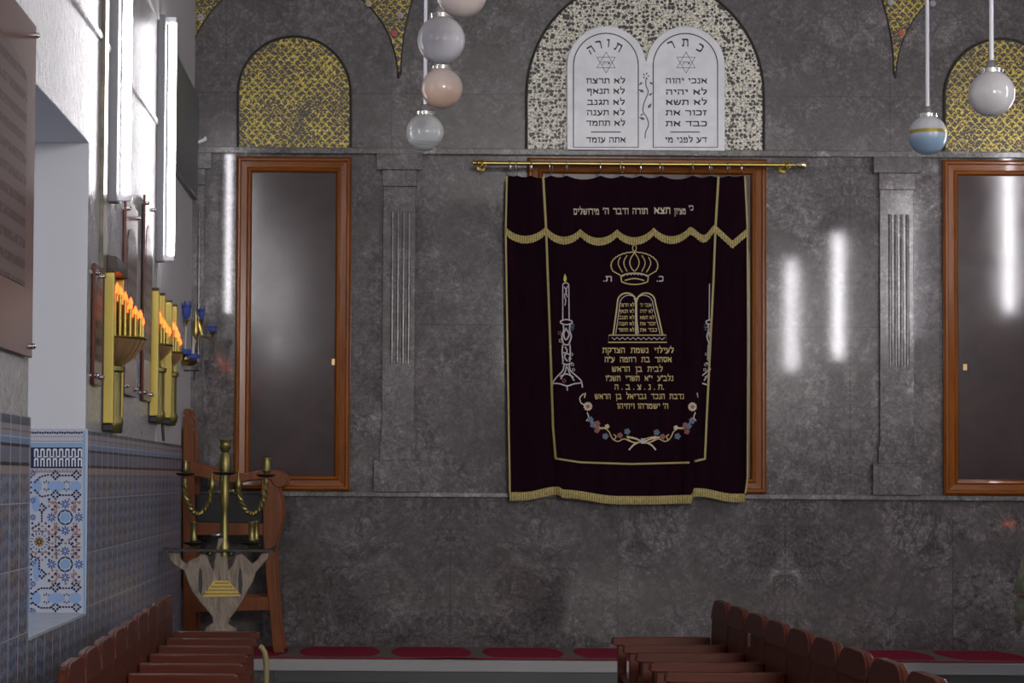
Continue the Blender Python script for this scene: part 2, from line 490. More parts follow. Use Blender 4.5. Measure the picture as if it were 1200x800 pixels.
M['brocade'] = brocade()

# ------------------------------------------------------------------ room shell
struct(MB().box(XL-0.5, XR+0.5, -4, PF, -0.2, 0).build('floor', M['floor']))
struct(MB().box(XL-0.5, XR+0.5, -4, D+0.4, ZC, ZC+0.2).build('ceiling', M['smooth']))
struct(MB().box(XR, XR+0.4, -4, D+0.4, 0, ZC).build('wall_right', M['smooth']))
struct(MB().box(XL-0.5, XR+0.5, -4.3, -4, 0, ZC).build('wall_rear', M['smooth']))
NY0, NY1 = 4279.6/(459-32), 4279.6/(459-100)
NZ0, NZ1 = 0.80, 3.345
XO = XL-0.5
wl = MB()
wl.box(XO, XL, -4, NY0, 0, ZC); wl.box(XO, XL, NY1, D, 0, ZC)
wl.box(XO, XL, NY0, NY1, 0, NZ0); wl.box(XO, XL, NY0, NY1, NZ1, ZC)
struct(wl.build('wall_left', M['plaster']))
# smooth upper wall above the second rail, and moulded rails
struct(MB().box(XL, XL+0.012, -4, D, 4.72, ZC).build('trim_1', M['smooth']))
rail = [(XL, 3.975), (XL+0.012, 3.98), (XL+0.016, 4.0), (XL+0.012, 4.018), (XL, 4.022)]
struct(MB().prism([(a, b) for a, b in rail], 'y', -4, 15.9).build('trim_2', M['plaster']))
struct(MB().prism([(XL, 4.70), (XL+0.016, 4.705), (XL+0.02, 4.725), (XL, 4.735)], 'y', -4, 15.9).build('trim_3', M['plaster']))
struct(MB().box(XL, XL+0.006, 15.45, D, 1.78, 4.72).build('trim_4', M['smooth']))
# tile wainscot
t = MB()
TT = 1.785
t.box(XL, XL+0.014, -4, NY0, 0, TT+0.02); t.box(XL, XL+0.014, NY1, D-0.01, 0, TT); t.box(XL, XL+0.014, NY0, NY1, 0, NZ0)
t.box(XR-0.014, XR, -4, D-0.01, 0, TT)
struct(t.build('wall_tiling', M['tile']))
# window niche: painted linings, sill, window
JX = XO+0.06
l = MB()
l.box(JX, XL-0.001, NY1-0.006, NY1-0.0005, 1.79, NZ1); l.box(JX, XL-0.001, NY0+0.0005, NY0+0.006, NZ0, NZ1); l.box(JX, XL-0.001, NY0, NY1, NZ1-0.006, NZ1-0.0005)
struct(l.build('window_lining', M['jamb']))
struct(MB().box(JX, XL+0.016, NY0, NY1, NZ0-0.001, NZ0+0.012).build('window_sill', stone_mat('pale_sill_tile', (0.52, 0.56, 0.6), (0.44, 0.48, 0.54))))
wf = MB()
for a, b in ((NY0, NY0+0.07), (NY1-0.07, NY1), ((NY0+NY1)/2-0.035, (NY0+NY1)/2+0.035)):
    wf.box(XO-0.02, XO+0.05, a, b, NZ0, NZ1)
for a, b in ((NZ0, NZ0+0.07), (NZ1-0.07, NZ1), (2.2, 2.26)):
    wf.box(XO-0.02, XO+0.05, NY0, NY1, a, b)
win = struct(wf.build('window_1', M['white']))
gl = mat('window_glass', (0.9, 0.95, 1), 0.05); gl.node_tree.nodes['Principled BSDF'].inputs['Transmission Weight'].default_value = 1.0
gl.node_tree.nodes['Principled BSDF'].inputs['IOR'].default_value = 1.05
MB().box(XO+0.01, XO+0.016, NY0+0.07, NY1-0.07, NZ0+0.07, NZ1-0.07).build('pane', gl, win)

# patterned tile on the far reveal of the niche (real inlaid pieces on a pale ground)
ty = NY1-0.008
tb = MB().box(JX, XL+0.014, ty, NY1, NZ0+0.012, 1.795)
reveal = struct(tb.build('wall_reveal_tiling', mat('pale_glazed_tile', (0.44, 0.46, 0.54), 0.2)))
def jp(x, y):
    p = W(x, y, ty); return p.x, p.z
def jpieces(polys, name, m):
    b = MB()
    for k, pl in enumerate(polys): b.prism([jp(*q) for q in pl], 'y', ty-0.0016-0.00003*(k % 7), ty)
    return b.build(name, m, reveal)
def rot_rect(cx, cy, w, h, a):
    c, s = cos(a), sin(a)
    return [(cx+c*u-s*v, cy+s*u+c*v) for u, v in ((-w/2, -h/2), (w/2, -h/2), (w/2, h/2), (-w/2, h/2))]
navy = mat('navy_glaze', (0.02, 0.025, 0.07), 0.2); royal = mat('blue_glaze', (0.05, 0.10, 0.30), 0.2)
rust = mat('rust_glaze', (0.30, 0.16, 0.13), 0.25); ochre = mat('ochre_glaze', (0.40, 0.28, 0.10), 0.25); sky = mat('sky_glaze', (0.22, 0.36, 0.55), 0.2); milk = mat('milk_glaze', (0.62, 0.64, 0.72), 0.2)
Q_navy, Q_blue, Q_rust, Q_ochre, Q_milk, Q_sky, Q_sky2 = [], [], [], [], [], [], []
JL, JR = 33, 97.5
for i in range(22):
    Q_navy.append(rot_rect(36+i*2.85, 506.5+(i % 3)*0.3, 2.2, 2.2, 0))
for i in range(16): Q_rust.append(rot_rect(36+i*4, 511.5, 2.6, 0.8, 0)); Q_rust.append(rot_rect(37+i*4, 516.8, 3, 0.8, 0))
Q_sky.append([(JL, 519), (JR, 519), (JR, 523.5), (JL, 523.5)])
Q_navy.append([(36, 524), (JR-1, 524), (JR-1, 548.5), (36, 548.5)])
for i in range(8):
    x = 40+i*7.3
    for (a, b) in ((525.5, 535.5), (536.5, 546.5)):
        Q_milk.append([(x, a+1), (x+1.2, a), (x+4, a), (x+5.2, a+1), (x+5.2, b), (x+3.6, b), (x+3.6, a+2.2), (x+1.6, a+2.2), (x+1.6, b), (x, b)])
for i in range(7): Q_milk.append([(43.2+i*7.3, 534.2), (47.4+i*7.3, 534.2), (47.4+i*7.3, 536), (43.2+i*7.3, 536)])
for i in range(12): Q_rust.append(rot_rect(38+i*5.1, 550.3, 3.6, 1.1, 0))
def flower(cx, cy, r, q):
    r *= 1.15
    for k in range(8):
        a = k*pi/4
        q.append([(cx+r*0.25*cos(a-.4), cy+r*0.25*sin(a-.4)), (cx+r*0.75*cos(a-.22), cy+r*0.75*sin(a-.22)), (cx+r*cos(a), cy+r*sin(a)), (cx+r*0.75*cos(a+.22), cy+r*0.75*sin(a+.22)), (cx+r*0.25*cos(a+.4), cy+r*0.25*sin(a+.4))])
def half(cx, cy, s):
    for a in (-0.9, 0, 0.9):
        x, y = cx+sin(a)*3.2, cy-cos(a)*3.2*s
        Q_navy.append(rot_rect(x, y, 1.2, 2.4, a*s))
def diamond(cx, cy):
    for i in (-1, 0, 1):
        for j in (-1, 0, 1):
            if (i+j) % 2 == 0 or True:
                Q_navy.append(rot_rect(cx+(i-j)*2.3, cy+(i+j)*2.3, 2.5, 2.5, pi/4) if not (i == 0 and j == 0) else rot_rect(cx, cy, 1.0, 1.0, pi/4))
def dashes(x0, y0, x1, y1, q, n, w=1.3):
    a = atan2(y1-y0, x1-x0); L = sqrt((x1-x0)**2+(y1-y0)**2)/n
    for i in range(n):
        tt = (i+.5)/n; q.append(rot_rect(x0+(x1-x0)*tt, y0+(y1-y0)*tt, L*0.74, w*1.5, a))
def octo(cx, cy):
    for k in range(8):
        a = k*pi/4+pi/8
        Q_navy.append(rot_rect(cx+8*cos(a), cy+8*sin(a), 4.6, 1.9, a+pi/2))
        a = k*pi/4
        Q_blue.append(rot_rect(cx+8.4*cos(a), cy+8.4*sin(a), 1.6, 1.6, a))
    for dx, dy in ((0, 15.5), (0, -15.5), (16, 0), (-16, 0)):
        if JL+5 < cx+dx < JR-3: flower(cx+dx, cy+dy, 5.2, Q_blue)
    for dx in (-10, 10):
        for dy in (-12, 12):
            dashes(cx+dx-4, cy+dy, cx+dx+4, cy+dy, Q_rust, 3); dashes(cx+dx, cy+dy-6, cx+dx, cy+dy+6, Q_rust, 4)
for cy in (606, 661): octo(76.5, cy)
for cy in (556.5, 579.5, 688, 711): diamond(65, cy); diamond(89.5, cy)
for cy in (595, 672.5): diamond(49, cy)
for cx in (54.5, 78):
    half(cx, 567, 1); half(cx, 571, -1); half(cx, 699, 1); half(cx, 703, -1)
for y in (554.5, 586, 606, 660, 684, 716): flower(38.6, y, 3.6, Q_blue)
dashes(40, 566, 48, 558, Q_navy, 3); dashes(48, 558, 58, 556, Q_navy, 3); dashes(40, 573, 48, 582, Q_navy, 3); dashes(48, 582, 58, 580, Q_navy, 3)
dashes(68, 557, 86, 557, Q_navy, 5); dashes(69, 580, 86, 580, Q_navy, 5); dashes(49, 600, 49, 612, Q_navy, 4); dashes(37, 619, 47, 614, Q_navy, 3)
dashes(36, 650, 46, 655, Q_navy, 3); dashes(46, 655, 46, 668, Q_navy, 4); dashes(37, 697, 47, 689, Q_navy, 3); dashes(47, 689, 60, 689, Q_navy, 4); dashes(37, 705, 47, 712, Q_navy, 3); dashes(47, 712, 60, 712, Q_navy, 4)
dashes(69, 689, 86, 689, Q_navy, 5); dashes(69, 711, 86, 711, Q_navy, 5)
for y in (588, 626, 641, 681): dashes(56, y, 66, y, Q_rust, 4); dashes(84, y, 95, y, Q_rust, 4)
dashes(64, 588, 64, 601, Q_rust, 5); dashes(88, 588, 88, 601, Q_rust, 5); dashes(64, 612, 66, 655, Q_rust, 14); dashes(90, 612, 90, 655, Q_rust, 14); dashes(38, 622, 58, 622, Q_rust, 7); dashes(38, 647, 58, 647, Q_rust, 7); dashes(36, 552.5, 96, 552.5, Q_rust, 20)
dashes(66, 628, 73, 634, Q_navy, 3); dashes(87, 628, 80, 634, Q_navy, 3); dashes(66, 641, 73, 635, Q_navy, 3); dashes(87, 641, 80, 635, Q_navy, 3)
for k in range(16):
    a = k*pi/8; Q_blue.append(rot_rect(46+9.2*cos(a), 634.5+9.2*sin(a), 2.4, 1.4, a))
for i in range(11):
    for j in range(26):
        x, y = 57.5+i*3.9, 585+j*3.95
        ok = (i+j) % 2 == 0 and y < 686
        for cy in (606, 661):
            if sqrt((x-76.5)**2+(y-cy)**2) < 12: ok = False
            for dx, dy in ((0, 15.5), (0, -15.5), (16, 0), (-16, 0)):
                if sqrt((x-76.5-dx)**2+(y-cy-dy)**2) < 7: ok = False
        if ok and x < 96: (Q_navy if (i*7+j*3) % 4 == 0 else Q_rust).append(rot_rect(x, y, 2.6, 2.6, pi/4))
for i in range(6):
    for j in range(14):
        x, y = 38+i*3.9, 613+j*3.3
        if (i+j) % 2 == 0 and sqrt((x-46)**2+(y-634.5)**2) > 11.5: (Q_navy if (i*5+j*3) % 4 == 0 else Q_rust).append(rot_rect(x, y, 2.3, 2.3, pi/4))
for cy in (606, 661): Q_sky.append([(76.5+6*cos(k*pi/4+pi/8), cy+6*sin(k*pi/4+pi/8)) for k in range(8)])
for cx_, cy, rx_, ry_ in ((43, 569.5, 6, 9), (66, 569.5, 11, 6.5), (88, 569.5, 8, 6.5), (42, 590, 5, 10), (43, 669, 4.5, 13), (66, 700.5, 11, 6.5), (88, 700.5, 8, 6.5), (42, 701, 6, 9)):
    Q_sky2.append([(cx_+rx_*cos(k*pi/4+pi/8), cy+ry_*sin(k*pi/4+pi/8)) for k in range(8)])
Q_sky.append([(JL, 505), (35, 505), (35, 728), (JL, 728)]); Q_sky.append([(97.6, 505), (99.8, 505), (99.8, 726), (97.6, 726)])
for y0, y1 in ((556, 583), (686, 716), (640, 684)):
    for j in range(int((y1-y0)/6)):
        Q_navy.append(rot_rect(36.5, y0+3+j*6, 1.6, 2.6, 0.5))
Q_ochre.append([(46+6.3*cos(k*pi/8), 634.5+6.3*sin(k*pi/8)) for k in range(16)])
jpieces(Q_sky2, 'blue_field', mat('light_blue_glaze', (0.25, 0.36, 0.58), 0.2)); jpieces(Q_sky, 'border_course', sky); jpieces(Q_ochre, 'ochre_rosette', ochre)
jpieces(Q_navy, 'navy_inlay', navy)
b = MB()
for pl in Q_milk: b.prism([jp(*q) for q in pl], 'y', ty-0.0032, ty)
b.build('white_battlement', milk, reveal)
b = MB()
flower(46, 634.5, 4.5, q6 := [])
for pl in q6: b.prism([jp(*q) for q in pl], 'y', ty-0.0035, ty)
b.build('rosette_star', navy, reveal)
jpieces(Q_blue, 'blue_inlay', royal); jpieces(Q_rust, 'rust_inlay', rust)

# ------------------------------------------------------------------ end wall in marble, ledges, pilasters, platform
zu0, zu1 = W(760, 183.3, D).z, W(760, 176, D).z
zl0, zl1 = W(760, 584, D).z, W(760, 578, D).z
struct(MB().box(XL, XR, D, D+0.4, PZ, zl0+0.02).build('wall_end_lower', M['m_low']))
struct(MB().box(XL, XR, D+0.002, D+0.4, zl0+0.02, zu0+0.02).build('wall_end_middle', M['m_mid']))
struct(MB().box(XL, XR, D, D+0.4, zu0+0.02, ZC).build('wall_end_upper', M['m_up']))
struct(MB().box(XL, XR, D-0.05, D, zu0, zu1).build('trim_5', M['m_ledge'], bevel=0.006))
struct(MB().box(XL, XR, D-0.035, D, zl0, zl1).build('trim_6', M['m_ledge'], bevel=0.006))
def wx(x, y=380): return W(x, y, D).x
def wz(y, x=760): return W(x, y, D).z
def pilaster(x0, x1, name, half=False):
    c = 0.0
    def L(v): return wx(v)
    b = MB()
    e = 0 if half else 8
    b.box(L(x0-e), L(x1+8), D-0.075, D, wz(202), zu0)                # capital
    b.box(L(x0-(0 if half else 1)), L(x1+1), D-0.055, D, wz(221), wz(202))
    b.box(L(x0), L(x1), D-0.035, D, wz(541), wz(221))                # shaft
    b.box(L(x0-(0 if half else 2)), L(x1+2), D-0.045, D, wz(541), wz(520))
    b.box(L(x0-e-1), L(x1+8), D-0.06, D, zl1, wz(541))               # plinth
    o = struct(b.build(name, M['m_pil'], bevel=0.004))
    r = MB()
    ks = (0.62,) if half else (0.3, 0.47, 0.64, 0.81)
    for k in ks:
        xx = L(x0+(x1-x0)*k)
        r.tube([(xx, D-0.036, wz(428)), (xx, D-0.036, wz(250))], [0.014, 0.014], 10)
    r.build('reeding', M['m_pil'], o, smooth=True)
pilaster(448, 486, 'pillar_1'); pilaster(1030, 1070, 'pillar_2'); pilaster(223, 239, 'pillar_3', True)
# matching pilaster behind the right edge of view keeps the wall's rhythm: none needed

plat = MB().box(XL, XR, PF, D, 0, PZ-0.09)
struct(plat.build('floor_platform', M['m_low']))
struct(MB().box(XL, XR, PF-0.03, D, PZ-0.09, PZ).build('floor_platform_step', M['m_step'], bevel=0.008))
struct(MB().box(W(325, 790, PF).x, XR, PF-0.012, PF, 0, PZ-0.092).build('baseboard_platform', mat('dark_riser', (0.04, 0.04, 0.045), 0.35)))
# carpet runner with a slightly waved front edge
b = MB(); NX = 220
rows = [(PF+0.015, 0.012), (PF+0.06, 0.012), (17.5, 0.011), (D-0.03, 0.010)]
for i in range(NX):
    for j in range(3):
        q = []
        for (ii, jj) in ((i, j), (i+1, j), (i+1, j+1), (i, j+1)):
            x = XL+0.25+(XR-XL-0.35)*ii/NX
            yy, zz = rows[jj]
            wob = 0.012*max(0, sin(x*2.3+0.5))**6 if jj == 0 else 0
            q.append((x, yy+0.01*sin(x*3.1)*(jj == 0), PZ+zz+wob))
        b.quad(*q)
cp = b.build('carpet_runner', M['carpet'])
sl = cp.modifiers.new('solid', 'SOLIDIFY'); sl.thickness = 0.009; sl.offset = -1
tag(cp, 'red carpet runner with grey medallion borders on the step along the marble wall', 'carpet')

# ------------------------------------------------------------------ mosaics on the upper wall
def arch_pts(x0, x1, yb, yc, r=None, n=28):
    """px outline: straight sides up to yc, then half circle"""
    cx = (x0+x1)/2; r = r or (x1-x0)/2
    pts = [(x0, yb), (x1, yb)]
    for i in range(n+1):
        a = pi*i/n
        pts.append((cx+r*cos(a), yc-r*sin(a)))
    return pts
def to_xz(pts, Y=D): return [((p := W(x, y, Y)).x, p.z) for x, y in pts]
def mosaic(x0, x1, yb, yc, m, label, name='arched_mosaic', rim=2.2):
    o = MB().prism(to_xz(arch_pts(x0, x1, yb, yc)), 'y', D-0.014, D-0.002).build(name, m)
    tag(o, label, 'mosaic', None)
    out = MB()
    pts = arch_pts(x0, x1, yb, yc)[1:]+[(x0, yb)]
    cx = (x0+x1)/2
    path = [W(x, y, D-0.016) for x, y in pts]
    out.tube(path, 0.012, 6)
    out.build('border', M['joint'], o)
    return o
mosaic(279, 411, 174, 109, M['gold_net'], 'arched gold mosaic panel above the framed panel at left')
mosaic(1107, 1239, 179, 112, M['gold_net'], 'arched gold mosaic panel behind the right hanging globes')
mosaic(617, 895, 178.5, 111, M['cream_net'], 'large arched cream and black mosaic around the white tablets')

def circ(cx, cy, r, a0, a1, n=24):
    return [(cx+r*cos(a0+(a1-a0)*i/n), cy+r*sin(a0+(a1-a0)*i/n)) for i in range(n+1)]
# big arch joint lines cut in the marble
AL = (343, 92, 124); AC = (758.5, 88, 289.5); AR = (1173, 92, 124)
aj = MB()
for cx, cy, r in (AL, AC, AR):
    aj.tube([W(x, y, D-0.001) for x, y in circ(cx, cy, r, -pi, 0, 40) if W(x, y, D).z < ZC], 0.012, 6)
struct(aj.build('trim_arches', M['joint']))
def arc_pts(c, y0, y1, side, n=14):
    cx, cy, r = c; out = []
    for i in range(n+1):
        y = y0+(y1-y0)*i/n
        out.append((cx+side*sqrt(max(r*r-(y-cy)**2, 0)), y))
    return out
def spandrel(a, b_, label, stones):
    """between the right flank of arch a and the left flank of arch b"""
    o = MB()
    ptsl = arc_pts(a, -60 if False else -28, 84, 1) if a else None
    ptsr = arc_pts(b_, 84, -28, -1)
    poly = (ptsl if ptsl else [(222.5, -28), (222.5, 52)])+ptsr
    m = o.prism(to_xz(poly), 'y', D-0.012, D-0.002).build('mosaic_spandrel', M['gold_net'])
    tag(m, label, 'mosaic')
    for x, y, c in stones:
        p = W(x, y, D-0.027)
        s = MB()
        for k in range(6):
            an = k*pi/3
            s.sphere((p.x+0.016*cos(an), p.y, p.z+0.016*sin(an)), 0.013, 8, 5)
        s.sphere((p.x, p.y-0.006, p.z), 0.013, 8, 5)
        s.build('rosette', c, m, smooth=True)
cream = mat('cream_stone', (0.5, 0.46, 0.3), 0.4); pink = mat('coral_stone', (0.5, 0.12, 0.12), 0.4); greyst = mat('grey_stone', (0.4, 0.39, 0.42), 0.3)
spandrel(AL, AC, 'pointed gold mosaic spandrel left of the large central arch', [(432, 4, cream), (469, 18, greyst), (462, 39, pink)])
spandrel(AC, AR, 'pointed gold mosaic spandrel right of the large central arch', [(1044, 3, greyst), (1056, 38, pink), (1093, 4, greyst)])
o = MB().prism(to_xz([(222.5, -28), (222.5, 53)]+[p for p in arc_pts(AL, 60, -28, -1) if p[0] > 222.5]), 'y', D-0.012, D-0.002).build('mosaic_spandrel', M['gold_net'])
tag(o, 'small gold mosaic corner beside the left wall at top', 'mosaic')
p = W(235, 20, D-0.028); s = MB()
for k in range(6): s.sphere((p.x+0.018*cos(k*pi/3), p.y, p.z+0.018*sin(k*pi/3)), 0.014, 8, 5)
s.build('rosette', greyst, o, smooth=True)

p0, p1 = W(226, 169, D-0.03), W(242, 163.5, D-0.03)
b = MB(); b.prism([(p0.x, p0.z-.012), (p1.x, p1.z-.012), (p1.x, p1.z+.02), (p1.x-.02, p1.z+.02), (p1.x-.02, p1.z+.008), (p0.x, p0.z+.006)], 'y', D-0.05, D-0.001)
tag(b.build('wall_bracket', M['white'], bevel=.002), 'small tilted white bracket on the marble by the left corner', 'bracket')

# ------------------------------------------------------------------ Hebrew lettering
HX, HY = 0.07, 0.105
GL_ = {
 'א': (.86, [[(.1,.9),(.76,.1)], [(.74,.9),(.72,.65),(.55,.5)], [(.16,.1),(.14,.4),(.32,.62)]]),
 'ב': (.86, [[(.1,.9),(.58,.9),(.64,.75),(.64,.1)], [(.06,.1),(.8,.1)]]),
 'ג': (.55, [[(.14,.9),(.4,.9),(.42,.5),(.48,.1)], [(.42,.4),(.12,.1)]]),
 'ד': (.80, [[(.08,.9),(.74,.9)], [(.6,.9),(.6,.1)]]),
 'ה': (.80, [[(.08,.9),(.66,.9),(.68,.1)], [(.16,.5),(.14,.1)]]),
 'ו': (.40, [[(.1,.9),(.3,.9),(.29,.1)]]),
 'ז': (.50, [[(.08,.9),(.42,.9)], [(.28,.9),(.24,.1)]]),
 'ח': (.82, [[(.08,.9),(.7,.9),(.7,.1)], [(.18,.9),(.17,.1)]]),
 'ט': (.82, [[(.1,.9),(.16,.15),(.6,.1),(.72,.45),(.66,.88),(.42,.85)]]),
 'י': (.38, [[(.1,.9),(.28,.88),(.26,.58)]]),
 'כ': (.75, [[(.08,.9),(.5,.9),(.64,.72),(.64,.28),(.5,.1),(.08,.1)]]),
 'ל': (.72, [[(.12,1.3),(.12,.9),(.6,.9),(.6,.62),(.32,.1)]]),
 'מ': (.84, [[(.08,.9),(.2,.65),(.12,.1)], [(.2,.65),(.46,.9),(.68,.75),(.73,.1),(.42,.1)]]),
 'ם': (.82, [[(.08,.9),(.7,.9),(.7,.1),(.17,.1),(.17,.9)]]),
 'נ': (.50, [[(.14,.9),(.36,.9),(.4,.1),(.08,.1)]]),
 'ן': (.40, [[(.1,.9),(.28,.9),(.26,-.3)]]),
 'ס': (.82, [[(.08,.9),(.7,.9),(.72,.42),(.5,.1),(.32,.1),(.14,.42),(.17,.9)]]),
 'ע': (.78, [[(.1,.9),(.22,.85),(.42,.22)], [(.68,.9),(.64,.45),(.4,.12),(.06,.0)]]),
 'פ': (.78, [[(.34,.5),(.14,.62),(.14,.9),(.5,.9),(.66,.7),(.66,.1),(.08,.1)]]),
 'ף': (.78, [[(.34,.5),(.14,.62),(.14,.9),(.5,.9),(.66,.7),(.62,-.3)]]),
 'צ': (.74, [[(.1,.9),(.62,.1),(.08,.1)], [(.64,.9),(.62,.62),(.42,.44)]]),
 'ק': (.78, [[(.08,.9),(.7,.9),(.68,.5),(.46,.2)], [(.16,.5),(.15,-.3)]]),
 'ר': (.74, [[(.08,.9),(.54,.9),(.64,.75),(.64,.1)]]),
 'ש': (.95, [[(.1,.9),(.22,.1),(.6,.1),(.78,.4),(.84,.9)], [(.47,.9),(.44,.55),(.2,.35)]]),
 'ת': (.84, [[(.08,.9),(.64,.9),(.72,.75),(.72,.1)], [(.22,.9),(.2,.2),(.08,.1)]]),
 "'": (.22, [[(.12,1.0),(.08,.78)]]), '"': (.38, [[(.12,1.0),(.08,.78)], [(.28,1.0),(.24,.78)]]),
 '.': (.24, [[(.1,.1),(.14,.1)]]), ' ': (.42, []),
}
def hull(pts):
    pts = sorted(set(pts))
    def half(ps):
        h = []
        for p in ps:
            while len(h) > 1 and (h[-1][0]-h[-2][0])*(p[1]-h[-2][1])-(h[-1][1]-h[-2][1])*(p[0]-h[-2][0]) <= 1e-9: h.pop()
            h.append(p)
        return h
    a, b_ = half(pts), half(pts[::-1])
    return a[:-1]+b_[:-1]
def glyphs(s):
    """outline pieces of a right-to-left string drawn with a broad nib: (verts2d, faces)"""
    vs, fs = [], []; x = 0.0
    for ch in reversed(s):
        w, lines = GL_[ch]
        for ln in lines:
            for (ax, ay), (bx_, by_) in zip(ln, ln[1:]):
                nib = [(-HX, -HY), (HX, -HY), (HX, HY), (-HX, HY)]
                h = hull([(round(x+ax+u, 5), round(ay+v, 5)) for u, v in nib]+[(round(x+bx_+u, 5), round(by_+v, 5)) for u, v in nib])
                n = len(vs); vs += h; fs.append(tuple(range(n, n+len(h))))
        x += w+0.06
    return vs, fs
HREF = None
def letters(b, s, x0, x1, yb, h, surf):
    """append string fitted to pixel span x0..x1, baseline yb, letter height h, through surf(px,py)->world"""
    global HREF
    if HREF is None: HREF = max(v[1] for v in glyphs('ה')[0])
    vs, fs = glyphs(s)
    a = min(v[0] for v in vs); c = max(v[0] for v in vs)
    n = len(b.v); k = (x1-x0)/(c-a)
    b.v += [surf(x0+(v[0]-a)*k, yb-v[1]/HREF*h) for v in vs]
    b.f += [tuple(n+i for i in f) for f in fs]
    return b
def letter_at(b, s, cx, cy, h, ang, surf):
    vs, fs = glyphs(s); n = len(b.v)
    mx = (min(v[0] for v in vs)+max(v[0] for v in vs))/2; my = HREF/2 if HREF else 0.3
    k = h/(HREF or 0.6); ca, sa = cos(ang), sin(ang)
    for v in vs:
        u, w = (v[0]-mx)*k, -(v[1]-my)*k
        b.v.append(surf(cx+u*ca-w*sa, cy+u*sa+w*ca))
    b.f += [tuple(n+i for i in f) for f in fs]
def strokes(b, lines, w, surf, closed=False):
    """flat ribbons along pixel polylines, width w px"""
    for ln in lines:
        pts = list(ln)
        if closed: pts = pts+[pts[0]]
        n0 = len(b.v); m = len(pts)
        for i, (x, y) in enumerate(pts):
            if closed and i in (0, m-1): ax, ay = pts[m-2]; bx, by = pts[1]
            else: ax, ay = pts[max(i-1, 0)]; bx, by = pts[min(i+1, m-1)]
            dx, dy = bx-ax, by-ay; L = sqrt(dx*dx+dy*dy) or 1
            nx, ny = -dy/L*w/2, dx/L*w/2
            b.v += [surf(x+nx, y+ny), surf(x-nx, y-ny)]
        for i in range(m-1): b.f.append((n0+2*i, n0+2*i+1, n0+2*i+3, n0+2*i+2))
    return b
def fill(b, pts, surf):
    n = len(b.v); b.v += [surf(*p) for p in pts]; b.f.append(tuple(range(n, n+len(pts)))); return b
def smooth_line(pts, n=5):
    out = []
    P = [pts[0]]+list(pts)+[pts[-1]]
    for i in range(1, len(P)-2):
        p0, p1, p2, p3 = P[i-1], P[i], P[i+1], P[i+2]
        for k in range(n):
            t = k/n
            out.append(tuple(0.5*(2*p1[d]+(p2[d]-p0[d])*t+(2*p0[d]-5*p1[d]+4*p2[d]-p3[d])*t*t+(-p0[d]+3*p1[d]-3*p2[d]+p3[d])*t**3) for d in (0, 1)))
    out.append(tuple(pts[-1])); return out
HREF = 1.0

# ------------------------------------------------------------------ white twin tablets
TY = D-0.05
out = [(664.5, 177), (849.5, 177)]
out += [(803.3+46.2*cos(a), 77-46.2*sin(a)) for a in [pi*i/24 for i in range(25)]][:-1]
out += [(757.1, 72)]
out += [(710.7+46.2*cos(a), 77-46.2*sin(a)) for a in [pi*i/24 for i in range(25)]][1:]
tp = W(757, 177, TY)
tab = empty('stone_tablets', (tp.x, D-0.03, tp.z), 'white marble twin arched tablets with black Hebrew lettering above the curtain', 'tablets')
MB().prism(to_xz(out, TY), 'y', TY, D-0.016).build('slab', M['tablet'], tab, bevel=0.004)
ts = lambda x, y: W(x, y, TY-0.0015)
def border(x0, x1, cx):
    r = (x1-x0)/2
    return [(x0, 172.5), (x1, 172.5)]+[(cx+r*cos(pi*i/24), 77-r*sin(pi*i/24)) for i in range(25)]
strokes(MB(), [border(672, 748, 710)], 1.3, ts, True).build('engraved_border', M['ink'], tab)
strokes(MB(), [border(765.5, 841, 803.2)], 1.3, ts, True).build('engraved_border', M['ink'], tab)
def star(cx, cy, r):
    return [[(cx+r*sin(2*pi*k/3+o), cy-r*cos(2*pi*k/3+o)) for k in range(3)] for o in (0, pi)]
for cx in (710.3, 804):
    b = strokes(MB(), star(cx, 73.2, 12.3), 1.2, ts, True)
    letters(b, 'ציון', cx-4.5, cx+4.5, 75.3, 3.4, ts)
    b.build('engraved_star', M['ink'], tab)
b = MB()
for s, x, y, a in (('ה', 692.5, 58.5, -0.55), ('ר', 701.5, 52.5, -0.2), ('ו', 712.5, 50.5, 0.1), ('ת', 724.5, 55.5, 0.5)): letter_at(b, s, x, y, 9.5, a, ts)
b.build('engraved_title', M['ink'], tab)
b = MB()
for s, x, y, a in (('ר', 786.5, 53, -0.42), ('ת', 803, 50, 0.0), ('כ', 820.5, 56, 0.5)): letter_at(b, s, x, y, 9.5, a, ts)
b.build('engraved_title', M['ink'], tab)
LR = [('אנכי יהוה', 780, 828.5, 97.8), ('לא יהיה', 780.2, 828.3, 111), ('לא תשא', 780.3, 828.3, 123), ('זכור את', 780, 828.3, 135.3), ('כבד את', 780, 828.4, 148), ('דע לפני מי', 779.5, 828.5, 167)]
LL = [('לא תרצח', 687, 732.5, 97.8), ('לא תנאף', 688, 732, 110), ('לא תגנב', 688, 732, 123), ('לא תענה', 687.5, 732, 135.2), ('לא תחמד', 687, 732.5, 147.5), ('אתה עומד', 687, 733, 167)]
for rows_ in (LR, LL):
    for s, x0, x1, yb in rows_: letters(MB(), s, x0, x1, yb, 6.2, ts).build('engraved_line', M['ink'], tab)
strokes(MB(), [[(785.5, 154.7), (820, 154.7)]], 1.2, ts).build('engraved_rule', M['ink'], tab)
strokes(MB(), [[(692.5, 154.7), (727.5, 154.7)]], 1.2, ts).build('engraved_rule', M['ink'], tab)
b = strokes(MB(), [smooth_line([(757, 92), (757, 100), (759.5, 108), (755, 120), (753.5, 130), (758, 138), (760, 146), (756.5, 155), (756, 162)])], 1.3, ts)
for k in range(5):
    a = k*2*pi/5; fill(b, [(757+4*cos(a+q*0.3)*(1 if q else .9), 89+4*sin(a+q*0.3)) for q in (-1, 0, 1)]+[(757+1*cos(a), 89+1*sin(a))], ts)
